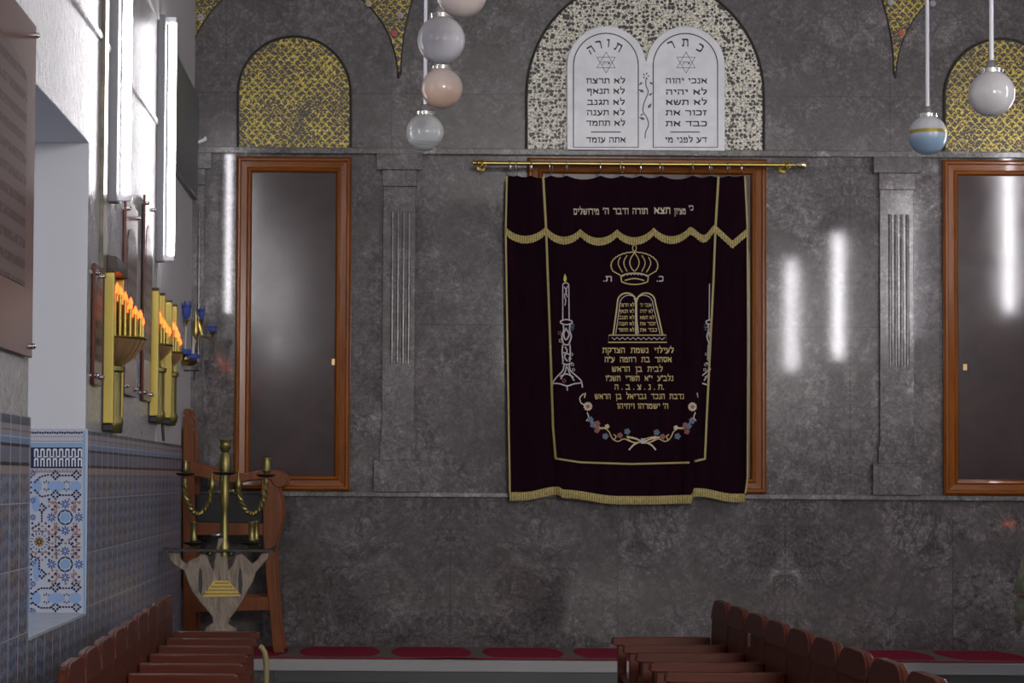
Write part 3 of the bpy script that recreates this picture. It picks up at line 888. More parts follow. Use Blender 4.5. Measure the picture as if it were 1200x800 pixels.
for x, y, a, L in ((753, 96, 2.4, 6), (761, 96, 0.6, 6), (755, 108, 3.6, 8), (760, 112, -0.6, 6), (759, 127, -0.9, 8), (756, 140, 3.5, 8), (754, 133, 2.5, 5)):
    ca, sa = cos(a), sin(a)
    fill(b, [(x+u*ca-v*sa, y+u*sa+v*ca) for u, v in ((0, 0), (L*.4, -L*.22), (L, 0), (L*.4, L*.22))], ts)
b.build('engraved_rose', M['inkg'], tab)

# ------------------------------------------------------------------ wooden frames with dark panels
PROF = [(0.0, 0.0), (0.0, 0.045), (0.018, 0.062), (0.032, 0.062), (0.042, 0.05), (0.085, 0.043), (0.1, 0.055), (0.115, 0.05), (0.128, 0.022), (0.128, 0.0)]
def frame_mesh(x0, x1, z0, z1, prof, sc=1.0):
    """mitred moulding; prof = (inset, protrusion); returns stile MB and rail MB"""
    out = [MB(), MB(), MB(), MB()]
    def ring(i, p):
        q = p*sc
        return [(x0+i*sc, D-q, z0+i*sc), (x1-i*sc, D-q, z0+i*sc), (x1-i*sc, D-q, z1-i*sc), (x0+i*sc, D-q, z1-i*sc)]
    rings = [ring(i, p) for i, p in prof]
    for a, b_ in zip(rings, rings[1:]):
        for k in range(4):
            out[k].quad(a[k], a[(k+1) % 4], b_[(k+1) % 4], b_[k])
    return out
def framed(x0, x1, y0, y1, name, label, lock=None, panel=True, prof=PROF):
    X0, X1, Z0, Z1 = wx(x0), wx(x1), W((x0+x1)/2, y1, D).z, W((x0+x1)/2, y0, D).z
    Z0 = max(Z0, zl1+0.003)
    o = empty(name, ((X0+X1)/2, D, Z0), label, 'framed panel')
    for k, q in enumerate(frame_mesh(X0, X1, Z0, Z1, prof)):
        q.build('frame_stile' if k % 2 else 'frame_rail', M['wood'] if k % 2 else M['woodh'], o)
    pn = MB().box(X0+0.1, X1-0.1, D-0.02, D, Z0+0.1, Z1-0.1).build('panel', M['panel'], o)
    if lock:
        p = W(lock[0], lock[1], D-0.022)
        MB().box(p.x-0.015, p.x+0.015, D-0.024, D-0.02, p.z-0.025, p.z+0.025).build('keyhole_plate', M['bronze'], o)
    return o
framed(276, 411, 184.5, 575, 'framed_panel', 'tall dark glossy panel in varnished wooden frame left of the curtain', (391, 424))
framed(1104, 1239, 188.5, 580.5, 'framed_panel', 'tall dark glossy panel in wooden frame at the right edge', (1131, 430))
framed(617, 897, 186.5, 579, 'ark_doorway', 'wide varnished wooden frame behind the purple curtain')

# ------------------------------------------------------------------ curtain
def sst(a, b, x):
    t = min(max((x-a)/(b-a), 0), 1); return t*t*(3-2*t)
def xr_fold(y): return 836-24*min(max((y-230)/340, 0), 1)
def cdepth(x, y):
    t = min(max((y-205)/380, 0), 1)
    Y = 17.885
    Y += 0.006*sin(x/7.3+1.0)*(1-0.4*t)*(0.4 if 660 < x < 800 else 1.0)
    Y += 0.010*sin(x/23.0+0.7)*(0.5+t)*(0.5 if 660 < x < 800 else 1.0)
    xl = 641+17*t
    Y += 0.035*t*(1-sst(xl-10, xl+1, x))*sst(xl-60, xl-5, x)
    xr = xr_fold(y)
    k = sst(230, 330, y)
    Y += k*(0.055*sst(xr-2.0, xr+0.5, x)-0.02*sst(xr-26, xr-3, x)*(1-sst(xr-2.0, xr+0.5, x)))
    Y += 0.018*sst(xr, 880, x)*sin((x-xr)/6.0)*(0.3+t)
    return Y
def cs(x, y, lift=0.0): return W(x, y, cdepth(x, y)-lift)
def ybot(x):
    if x < 655: return 578-6.5*sst(612, 653, x)
    if x < 660: return 571.5+3.5*(x-655)/5
    if x < 810: return 575+7.5*sst(660, 725, x)-1.2*sst(760, 810, x)
    if x < 813.5: return 581-8*(x-810)/3.5
    return 573.3+6.5*sst(818, 860, x)
def xleft(y): return 593.5+(-1.5)*sst(205, 280, y)+5*sst(300, 575, y)
def xright(y): return 873.5+3.5*sst(205, 290, y)-0.5*sst(300, 500, y)-1.5*sst(520, 578, y)
pc = cs(735, 580)
cur = empty('ark_curtain', (pc.x, pc.y, pc.z), 'dark purple velvet curtain with gold embroidery hanging from the brass rod', 'curtain')
RINGX = [598, 606, 622, 646, 664, 704, 729, 751, 775, 812, 833, 854, 869]
def ytop(x):
    d = min(abs(x-r) for r in RINGX)
    lo = max([r for r in RINGX if r <= x] or [594]); hi = min([r for r in RINGX if r > x] or [875])
    s = (hi-lo); u = (x-lo)/s if s else 0
    return 205.5+min(s*0.16, 6)*4*u*(1-u)*0.8
def sheet(y0f, y1f, nx, ny, lift, name, m, x0f=xleft, x1f=xright, solid=0.004):
    b = MB(); idx = {}
    us = [i/nx for i in range(nx+1)]
    for i, u in enumerate(us):
        for j in range(ny+1):
            yg = 207+373*j/ny
            xa = x0f(yg)+(x1f(yg)-x0f(yg))*u
            y = y0f(xa)+(y1f(xa)-y0f(xa))*j/ny
            xa = x0f(y)+(x1f(y)-x0f(y))*u
            idx[i, j] = len(b.v); b.v.append(cs(xa, y, lift))
    for i in range(nx):
        for j in range(ny): b.f.append((idx[i, j], idx[i+1, j], idx[i+1, j+1], idx[i, j+1]))
    o = b.build(name, m, cur, smooth=True)
    s_ = o.modifiers.new('solid', 'SOLIDIFY'); s_.thickness = solid; s_.offset = 0
    return o
sheet(ytop, ybot, 280, 70, 0.0, 'cloth', M['velvet'])
CUSP = [(592.5, 267.5), (639.5, 267), (680, 269.5), (723, 270), (766, 268), (808, 267.5), (838, 265), (876.5, 268)]
def yval(x):
    for i, ((a, ya), (b_, yb)) in enumerate(zip(CUSP, CUSP[1:])):
        if a <= x <= b_:
            u = (x-a)/(b_-a); base = ya+(yb-ya)*u
            if i == 6: return base+17*(1-abs(2*u-1.05)/1.05) if u < .525 else base+17*(1-(u-.525)/.475)
            if i == 5: return base+(10.5*sst(0, .55, u) if u < .6 else 10.5*(1-sst(.6, 1, u)))
            return base+10.5*(1-(2*u-1)**2)**0.9
    return 268
sheet(lambda x: ytop(x)+0.5, yval, 280, 16, 0.011, 'valance', M['velvet'], solid=0.003)
def band_fringe(fx, xs, th, lift, name, m, over=1.4):
    b = MB(); n0 = 0
    for i, x in enumerate(xs):
        y = fx(x); jag = 0.5*sin(i*1.7)
        b.v += [cs(x, y-over, lift), cs(x, y+th*0.4, lift+0.008), cs(x, y+th+jag, lift+0.004)]
    for i in range(len(xs)-1):
        for k in (0, 1): b.f.append((3*i+k, 3*i+k+1, 3*i+3+k+1, 3*i+3+k))
    o = b.build(name, m, cur)
    s_ = o.modifiers.new('solid', 'SOLIDIFY'); s_.thickness = 0.008; s_.offset = 0
    return o
band_fringe(yval, [592.5+284*i/300 for i in range(301)], 7.4, 0.018, 'valance_fringe', M['fringe'])
band_fringe(ybot, [597.3+276*i/320 for i in range(321)], 8.2, 0.006, 'hem_fringe', M['fringe'])
def s_at(lift): return lambda x, y: cs(x, y, lift)
def dense(pts, st=4.0):
    out = []
    for (a, b_), (c, d) in zip(pts, pts[1:]):
        n = max(1, int(sqrt((c-a)**2+(d-b_)**2)/st))
        for i in range(n): out.append((a+(c-a)*i/n, b_+(d-b_)*i/n))
    out.append(pts[-1]); return out
def braid(pts, w, name='braid', m='braid', lift=0.018):
    o = strokes(MB(), [dense(pts)], w, s_at(lift)).build(name, M[m], cur)
    s_ = o.modifiers.new('solid', 'SOLIDIFY'); s_.thickness = 0.004
    return o
braid([(594, 206), (592.6, 268), (593.5, 330), (597.5, 577)], 2.0)
braid([(873, 206), (876, 268), (876.5, 400), (876, 560), (873.5, 578)], 2.0)
braid([(636.5, 207), (640, 268)], 2.6)
braid([(640, 268), (644, 380), (648, 500), (651, 537)], 2.4)
braid([(651, 537), (680, 541.5), (740, 543.5), (808, 541.8)], 2.2)
braid([(813.5, 540), (826, 537.5), (829, 470), (836, 330), (838.5, 266)], 2.4)
braid([(838.5, 266), (842, 207)], 2.6)

LIFT = 0.010
E = s_at(LIFT)
def emb(lines, w, name, m, parent=cur, closed=False, sm=True):
    ls = [smooth_line(l_, 4) if sm and len(l_) > 2 else dense(l_, 3) for l_ in lines]
    return strokes(MB(), ls, w, E, closed).build(name, M[m], parent)
# verse on the valance
V = s_at(LIFT+0.014)
b = MB()
for s, x0, x1, yb, h in (('מירושלים', 672, 702, 251.5, 7.2), ("ה'", 706.5, 713.5, 251, 7.4), ('ודבר', 718.5, 736.5, 251, 7.2), ('תורה', 741, 759, 250.8, 7), ('תצא', 766.5, 785.5, 250.5, 7.6), ('מציון', 790, 803.5, 251, 7), ('כי', 807, 812.5, 246.5, 6)):
    letters(b, s, x0, x1, yb, h, V)
b.build('embroidered_verse', M['cream_thread'], cur)
# crown
cr = MB()
wav = []
for i in range(41):
    a = pi*(1.16-1.32*i/40); rr = 1+0.035*(i % 2)
    x = 743.5+27*cos(a)*rr; y = 311-15.5*sin(a)*rr
    wav.append((x, y))
strokes(cr, [[(730, 324)]+wav+[(757.5, 324)]], 1.2, E)
strokes(cr, [smooth_line([(727.5, 323.5), (734, 320.8), (743.5, 319.8), (753, 320.8), (759.8, 323.5)]), smooth_line([(728.5, 330), (735, 332.3), (743.5, 333.2), (752, 332.3), (759, 330)]), smooth_line([(732, 328.5), (743.5, 326.2), (755, 328.5)]), [(727.5, 323.5), (728.5, 330)], [(759.8, 323.5), (759, 330)]], 1.3, E)
strokes(cr, [smooth_line([(743.5, 296), (739.5, 302), (738, 308), (740, 314), (743.5, 318)]), smooth_line([(743.5, 296), (747.5, 302), (749, 308), (747, 314), (743.5, 318)]), smooth_line([(735, 299), (731.5, 305), (731.5, 311), (735, 318)]), smooth_line([(752, 299), (755.5, 305), (755.5, 311), (752, 318)]), smooth_line([(727, 301), (724.5, 307), (725.5, 312), (729.5, 319)]), smooth_line([(760, 301), (762.5, 307), (761.5, 312), (757.5, 319)])], 1.1, E)
strokes(cr, [[(743.5+2.3*cos(2*pi*k/10), 290.5+3.6*sin(2*pi*k/10)) for k in range(10)]], 1.0, E, True)
crown = cr.build('embroidered_crown', M['gold_thread'], cur)
strokes(MB(), [[(729+k*2.1, 321.8+(k % 2)*1.5-1.6*sin(pi*k/14)) for k in range(15)]], 1.0, s_at(LIFT+.001)).build('silver_edging', M['silver_thread'], crown)
E_ = E
for s, x0, x1 in (('ת', 709.5, 717), ('כ', 772, 777.5)):
    b = letters(MB(), s, x0, x1, 329.8, 6.6, E)
    fill(b, [(x0-2.5, 328.5), (x0-1.2, 328.5), (x0-1.2, 330), (x0-2.5, 330)], E)
    b.build('embroidered_initial', M['silver_thread'], cur)
# small tablets
outl = [(718.5, 392.5), (720.5, 378), (723, 360)]+[(734.5-10.8*cos(a), 353.5-10.3*sin(a)) for a in [pi*i/10 for i in range(11)]]
outr = [(776.5, 392.5), (772.5, 374), (768.5, 357)]+[(757+10.8*cos(a), 353.5-10.3*sin(a)) for a in [pi*i/10 for i in range(11)]]
tb_ = strokes(MB(), [outl, outr, [(745.8, 353), (746.3, 392)]], 1.7, E)
strokes(tb_, [[(713.5, 392.5), (780.5, 392.5), (781.5, 401), (712.8, 401)]], 1.2, E, True)
smalltab = tb_.build('embroidered_tablets', M['gold_thread'], cur)
inn = [[(721.5, 391)]+[(x+(2.6 if x < 743 else 0)*1.0, y+2.6) for x, y in outl[1:-1]]+[(744.6, 391)], [(773.5, 391)]+[(x-2.6, y+2.6) for x, y in outr[1:-1]]+[(748.3, 391)]]
strokes(MB(), inn+[[(717+k*3.1, 396.6+(1.3 if k % 2 else -1.3)) for k in range(21)]], 0.9, E).build('silver_lining', M['silver_thread'], smalltab)
b = MB()
for i, (l_, r_) in enumerate((('לא תרצח', "אנכי ה'"), ('לא תנאף', 'לא יהיה'), ('לא תגנב', 'לא תשא'), ('לא תענה', 'זכור את'), ('לא תחמד', 'כבד את'))):
    yb = 359.3+i*7.3
    letters(b, l_, 726-i*0.35, 743.2, yb, 4.0, E); letters(b, r_, 750, 763.5+i*1.6, yb, 4.0, E)
b.build('embroidered_commandments', M['gold_thread'], smalltab)
for s, x0, x1, yb in (('לעילוי  נשמת  הצדקת', 706, 789.5, 413.5), ('אסתר  בת  רחמה  ע"ה', 708.5, 787, 424.3), ('לבית  בן  הראש', 717, 776.5, 435.5), ('נלב"ע  י"א  תשרי  תשנ"ו', 709.5, 789, 446.3), ('.ת . נ . צ . ב . ה'[::1], 720, 778, 456.5), ('נדבת  הנכד  גבריאל  בן  הראש', 697, 801.5, 467.5), ("ה' ישמרהו ויחיהו", 723, 783, 478.8)):
    letters(MB(), s, x0, x1, yb, 6.2, E).build('embroidered_line', M['gold_thread'], cur)
# candlestick
def candlestick(ox, mir, name, clip=None):
    def X(x): return ox+(x-662)*mir
    def T(ls): return [[(X(x), y) for x, y in l_] for l_ in ls]
    b = MB()
    def st(ls, w):
        for l_ in T(ls):
            pts = smooth_line(l_, 4) if len(l_) > 2 else dense(l_, 3)
            if clip: pts = [p for p in pts if clip(p)]
            if len(pts) > 1: strokes(b, [pts], w, E)
    st([[(659.5, 333), (659.5, 374)], [(666.5, 333), (667, 374)], [(659.5, 333), (663, 331), (666.5, 333)], [(661, 336), (664, 341), (661.5, 346), (663, 352), (662, 358)], [(665.3, 335), (663, 341), (665, 348)]], 1.2)
    st([[(657, 376), (663.5, 374.2), (670.5, 376)], [(657, 378.5), (663.5, 380.3), (670.5, 378.5)], [(657, 376), (657, 378.5)], [(670.5, 376), (670.5, 378.5)]], 1.5)
    st([[(660, 380), (660.5, 387), (658.5, 394), (660, 402)], [(668, 380), (667.5, 387), (669.5, 394), (667, 402)], [(659.5, 402.5), (664, 404), (668, 402.5)], [(664, 384), (660.5, 391), (663, 398), (667, 392), (664, 386)]], 1.7)
    st([[(659.5, 404), (658.8, 412), (659.8, 424)], [(667.8, 404), (668.3, 412), (667.5, 424)], [(658.5, 425), (664, 427), (671, 425)], [(660, 413), (667.5, 415)], [(662, 406), (664.5, 411), (661.5, 418), (665, 423)]], 1.6)
    st([[(661, 427), (659.5, 434), (653, 441), (648.5, 447), (647.5, 452)], [(667, 427), (668.5, 434), (675, 440), (681, 446), (682.5, 454)], [(648, 449), (656, 449.5), (664.5, 452), (673, 449.5), (681, 448.5)], [(664.5, 452), (665, 457.5)], [(664, 428), (662, 436), (657, 444)], [(665, 430), (668, 438), (673, 446)], [(656, 441), (664, 438), (672, 442)]], 1.5)
    o = b.build(name, M['silver_thread'], cur)
    def deco(pts, nm, m, r=1.6):
        bb = MB()
        for x, y in pts:
            x = X(x)
            if clip and not clip((x, y)): continue
            for k in range(5):
                a = k*2*pi/5
                fill(bb, [(x+r*0.4*cos(a), y+r*0.4*sin(a)), (x+r*1.4*cos(a-.4), y+r*1.4*sin(a-.4)), (x+r*1.7*cos(a), y+r*1.7*sin(a)), (x+r*1.4*cos(a+.4), y+r*1.4*sin(a+.4))], s_at(LIFT+.002))
        if bb.f: bb.build(nm, m, o)
    deco([(671, 381.5), (670, 385)], 'violet_flower', M['blue_thread']); deco([(656, 390), (661, 446)], 'red_flower', M['red_thread']); deco([(657, 399)], 'gold_leaf', M['gold_thread']); deco([(670, 415), (668, 420), (671, 427), (672, 433)], 'green_leaf', M['silver_thread'], 1.3)
    if not clip:
        bb = MB(); fill(bb, [(X(662), 320.5), (X(664), 325), (X(663.8), 329), (X(661.8), 330.5), (X(660.2), 328), (X(660.8), 324)], E); bb.build('embroidered_flame', M['yellow_thread'], o)
candlestick(662, 1, 'embroidered_candlestick')
candlestick(836, -1, 'embroidered_candlestick', lambda p: p[0] < xr_fold(p[1])-5 or xr_fold(p[1])+1 < p[0] < 833)
# garland
g = MB()
def mir(l_): return [(1503-x, y) for x, y in l_]
GL = [[(684, 461), (679.5, 466), (681, 472), (685, 474)], [(686, 460), (685, 466)], [(688, 483), (690, 489), (687, 493)], [(692, 489), (696, 497), (702, 502), (709, 502), (714, 506)], [(714, 506), (718, 514), (724, 517), (731, 514), (736, 516)], [(700, 497), (704, 501), (711, 500)], [(719, 509), (722, 511), (720, 515)], [(736, 516), (745, 519), (752, 517)], [(734, 511), (744, 513), (751, 516)], [(735, 514), (742, 518), (750, 518)]]
garl = None
b = MB()
for l_ in GL[:3]: strokes(b, [smooth_line(l_, 4), ], 1.3, E)
for l_ in GL[:3]: strokes(b, [smooth_line(mir(l_), 4)], 1.2, E) if l_ is not GL[0] else None
strokes(b, [smooth_line([(753, 517), (744, 520), (737, 527)], 4), smooth_line([(754, 517), (763, 521), (768.5, 527)], 4), smooth_line([(735, 512), (744, 513.5), (751, 516.5)], 4), smooth_line([(773, 512), (764, 513.5), (757, 516.5)], 4)], 1.8, E)
garl = b.build('embroidered_garland', M['cream_thread'], cur)
b = MB()
for l_ in GL[3:]: strokes(b, [smooth_line(l_, 4), smooth_line(mir(l_), 4)], 1.2, E)
b.build('gold_stem', M['gold_thread'], garl)
def blooms(pts, r, n, nm, m, lift=.002):
    for x, y in pts:
        bb = MB()
        for k in range(n):
            a = k*2*pi/n
            fill(bb, [(x, y), (x+r*.8*cos(a-.9*pi/n), y+r*.8*sin(a-.9*pi/n)), (x+r*cos(a), y+r*sin(a)), (x+r*.8*cos(a+.9*pi/n), y+r*.8*sin(a+.9*pi/n))], s_at(LIFT+lift))
        bb.build(nm, m, garl)
blooms([(689, 476), (811.5, 476.5)], 5.6, 11, 'cream_bloom', M['cream_thread']); blooms([(689, 476), (811.5, 476.5)], 2.6, 7, 'bloom_heart', M['red_thread'], .004)
blooms([(692, 491.5), (695, 497.5), (807, 499), (811, 493), (735, 505.5), (769.5, 506.5), (709.5, 511), (794, 511)], 4.0, 5, 'blue_bloom', M['blue_thread']); blooms([(753.5, 516.5)], 3.8, 6, 'knot_bloom', M['silver_thread'], .004)
blooms([(700, 496), (699.5, 504), (726.5, 510), (776.5, 511.5), (803, 498), (805, 505.5)], 3.7, 5, 'red_bloom', M['red_thread']); blooms([(711.5, 499.5), (792, 501)], 3.0, 5, 'pale_bloom', M['cream_thread'])

# rod, brackets, rings
ra, rb = W(563, 191, 17.87), W(928, 193.5, 17.87)
RZ = (ra.z+rb.z)/2; RY = 17.87
rod = empty('curtain_rod', ((ra.x+rb.x)/2, RY, RZ), 'long brass curtain rod with finials above the purple curtain', 'curtain rod')
MB().tube([(ra.x, RY, RZ), (rb.x, RY, RZ)], 0.018, 14).build('rod', M['brass'], rod, smooth=True)
MB().lathe([(0.018, 0), (0.026, -0.01), (0.026, -0.02), (0.012, -0.03), (0.02, -0.045), (0.02, -0.06), (0.006, -0.068), (0.004, -0.08), (0.0001, -0.085)], (ra.x, RY, RZ), 14, 'x').build('finial', M['brass'], rod, smooth=True)
MB().lathe([(0.018, 0), (0.028, 0.012), (0.014, 0.03), (0.02, 0.04), (0.036, 0.065), (0.042, 0.09), (0.034, 0.115), (0.014, 0.13), (0.01, 0.145), (0.0001, 0.165)], (rb.x, RY, RZ), 14, 'x').build('finial', mat('pale_brass', (0.75, 0.68, 0.48), 0.25, 1.0), rod, smooth=True)
for x in (565, 921):
    p = W(x, 193, RY); b = MB()
    ring = [(p.x, RY+0.034*cos(a), RZ-0.012+0.034*sin(a)) for a in [2*pi*i/16 for i in range(17)]]
    b.tube(ring, 0.007, 8, False)
    b.tube([(p.x, RY+0.03, RZ-0.012), (p.x, D-0.004, RZ-0.012)], 0.008, 8); b.lathe([(0.035, 0), (0.035, -0.012), (0.02, -0.018)], (p.x, D-0.001, RZ-0.012), 14, 'y')
    b.tube([(p.x+0.03*cos(a), RY-0.01, RZ-0.005+0.034*sin(a)) for a in [2*pi*i/16 for i in range(17)]], 0.006, 8, False)
    b.build('bracket', M['brass'], rod, smooth=True)
RL = ['leftmost curtain ring on the brass rod', 'curtain ring just right of the leftmost one', 'third curtain ring from the left end of the rod', 'fourth curtain ring from the left, just right of the left braid', 'fifth curtain ring from the left, above the verse start', 'sixth curtain ring from the left, left of the crown', 'seventh curtain ring, just left of the rod middle', 'curtain ring directly above the crown', 'ninth curtain ring, right of the crown', 'fourth curtain ring from the right end', 'third curtain ring from the right, by the right braid', 'second curtain ring from the right end', 'rightmost curtain ring on the brass rod']
for x, lab in zip(RINGX, RL):
    p = W(x, 197, RY)
    b = MB()
    ang = random.uniform(-.5, .5)
    path = [(p.x+0.034*cos(a)*sin(ang), RY-0.034*cos(a)*cos(ang)*.9, RZ-0.024+0.046*sin(a)) for a in [2*pi*i/18 for i in range(19)]]
    b.tube(path, 0.0045, 8, False)
    o = b.build('curtain_ring', M['chrome'], smooth=True)
    tag(o, 'thin metal '+lab if 'curtain ring' in lab and not lab.startswith('curtain') else 'thin metal '+lab, 'curtain ring', 'metal rings holding up the curtain')

# ------------------------------------------------------------------ hanging globe lamps
def globe(cx, cy, dia, label, top, bot, band=None, lines=False):
    Y = F*0.26/dia
    c = W(cx, cy, Y); r = 0.13
    o = empty('globe_lamp', tuple(c), label, 'lamp', 'round glass pendant globes')
    m = globe_mat('opal_glass', top, bot, c.z, 0.26)
    MB().sphere(c, r, 32, 20).build('globe', m, o, smooth=True)
    MB().lathe([(0.058, r*0.86), (0.064, r*0.90), (0.064, r*1.08), (0.056, r*1.12), (0.03, r*1.18), (0.022, r*1.42), (0.014, r*1.48)], c, 24).build('collar', M['chrome'], o, smooth=True)
    MB().tube([(c.x, Y, c.z+r*1.45), (c.x, Y, ZC-0.03)], 0.0125, 10).build('rod', M['white'], o, smooth=True)
    MB().lathe([(0.02, -0.09), (0.06, -0.05), (0.065, 0.0)], (c.x, Y, ZC-0.001), 18).build('ceiling_cap', M['white'], o, smooth=True)
    if band:
        MB().lathe([(r*1.004*cos(a), r*1.004*sin(a)) for a in (0.03, 0.14, 0.22)], c, 32).build('gold_band', M['gold'], o, smooth=True)
    if lines:
        b = MB()
        for a in (-0.62, -0.74, -0.86):
            b.tube([(c.x+r*cos(a)*cos(t_), c.y+r*cos(a)*sin(t_), c.z+r*sin(a)) for t_ in [2*pi*i/40 for i in range(41)]], 0.0016, 5, False)
        b.build('painted_ring', M['inkg'], o)
    return o
globe(498, 155, 44.5, 'lowest white hanging globe with fine rings, left of the curtain', (0.56, 0.57, 0.56), (0.54, 0.57, 0.58), lines=True)
globe(518, 103.5, 48.5, 'peach hanging globe, second lowest of the left cluster', (0.60, 0.50, 0.45), (0.62, 0.45, 0.36))
globe(517, 47, 56.5, 'white hanging globe above the peach one in the left cluster', (0.60, 0.58, 0.60), (0.56, 0.55, 0.60))
globe(541, -9, 61, 'pinkish hanging globe cut off by the top of the photo', (0.62, 0.56, 0.55), (0.62, 0.53, 0.50))
globe(1087, 158.5, 46.5, 'pale blue hanging globe with thin gold band, right side', (0.62, 0.63, 0.66), (0.34, 0.50, 0.66), band=True)
globe(1162, 110, 54, 'white hanging globe nearest the right edge', (0.58, 0.57, 0.58), (0.60, 0.59, 0.60))

# ------------------------------------------------------------------ vertical fluorescent fittings
def tube_light(side, Y, label, z0=3.1, z1=4.72):
    X = XL if side < 0 else XR; d = 1 if side < 0 else -1
    o = empty('fluorescent_light', (X, Y, z0), label, 'lamp', 'vertical fluorescent tubes on the side walls')
    def bx(a, b_, y0, y1, za, zb): 
        xs = sorted((X+d*a, X+d*b_)); return MB().box(xs[0], xs[1], y0, y1, za, zb)
    bx(0.0, 0.055, Y-0.03, Y+0.09, z0-0.03, z1+0.03).build('housing', M['grey'], o, bevel=0.004)
    for za in (z0-0.02, z1-0.02):
        bx(0.055, 0.125, Y+0.01, Y+0.05, za, za+0.04).build('lampholder', M['white'], o)
    MB().tube([(X+d*0.1, Y+0.03, z0+0.02), (X+d*0.1, Y+0.03, z1-0.02)], 0.027, 12).build('tube', M['tube_left' if side < 0 else 'tube'], o, smooth=True)
tube_light(-1, 12.73, 'vertical fluorescent tube above the nearest candle sconce, cut by the top edge', z0=3.15)
tube_light(-1, 15.33, 'vertical fluorescent tube farther back, beside the dark wall board', z0=3.06)
for i, y in enumerate((4.2, 7.6)): tube_light(-1, y, ['vertical fluorescent tube on the left wall before the niche', 'vertical fluorescent tube on the left wall beside the camera'][1-i])
for i, y in enumerate((4.5, 7.8, 11.5, 15.6)): tube_light(1, y, ['vertical fluorescent tube on right wall, first from the rear', 'vertical fluorescent tube on right wall, second from the rear', 'vertical fluorescent tube on right wall, third from the rear', 'vertical fluorescent tube on right wall nearest the marble wall'][i])

# ------------------------------------------------------------------ things on the left wall
def wy(x, off=0.0): return F*(-(XL)-off)/(459-x) if True else 0
def wallbox(y0, y1, z0, z1, t0, t1): return MB().box(XL+t0, XL+t1, y0, y1, z0, z1)
o = wallbox(16.1, D-0.02, 3.80, 4.64, 0.008, 0.05).build('wall_board', M['board'], bevel=0.004)
tag(o, 'dark grey flat board high on the left wall by the corner', 'wall board')
o = MB(); o.box(XL+0.001, XL+0.025, 12.36, 12.50, 2.68, ZC)
o = o.build('cable_duct', stone_mat('speckled_duct', (0.24, 0.21, 0.15), (0.10, 0.085, 0.06)))
tag(o, 'speckled brown vertical cable duct on the wall beside the nearer tube', 'cable duct')
def plaque(y0, y1, z0, z1, label, rows_=True):
    o = empty('memorial_plaque', (XL, (y0+y1)/2, z0), label, 'plaque', 'brown memorial plaques on the left wall')
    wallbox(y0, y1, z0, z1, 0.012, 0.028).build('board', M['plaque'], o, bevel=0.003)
    iy0, iy1 = y0+(y1-y0)*.12, y1-(y1-y0)*.12
    zt = z1-(z1-z0)*.16; r = (iy1-iy0)/2
    pts = [(iy0, z0+(z1-z0)*.2), (iy1, z0+(z1-z0)*.2)]+[(((iy0+iy1)/2+r*cos(pi*k/12)), zt-0.06+0.1*sin(pi*k/12)) for k in range(13)]
    MB().prism(pts, 'x', XL+0.028, XL+0.031).build('name_panel', M['plate'], o)
    for yy in (y0+.04, y1-.04):
        for zz in (z0+.05, z1-.05):
            MB().lathe([(0.014, 0.0), (0.014, 0.044), (0.006, 0.05)], (XL, yy, zz), 12, 'x').build('mounting_stud', M['chrome'], o, smooth=True)
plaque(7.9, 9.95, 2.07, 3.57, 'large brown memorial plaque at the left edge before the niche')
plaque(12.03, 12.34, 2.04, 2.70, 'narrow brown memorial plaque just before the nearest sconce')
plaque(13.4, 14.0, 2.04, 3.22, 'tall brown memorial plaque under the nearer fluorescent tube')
plaque(14.42, 14.88, 2.04, 3.38, 'tall brown memorial plaque just before the farther sconces')

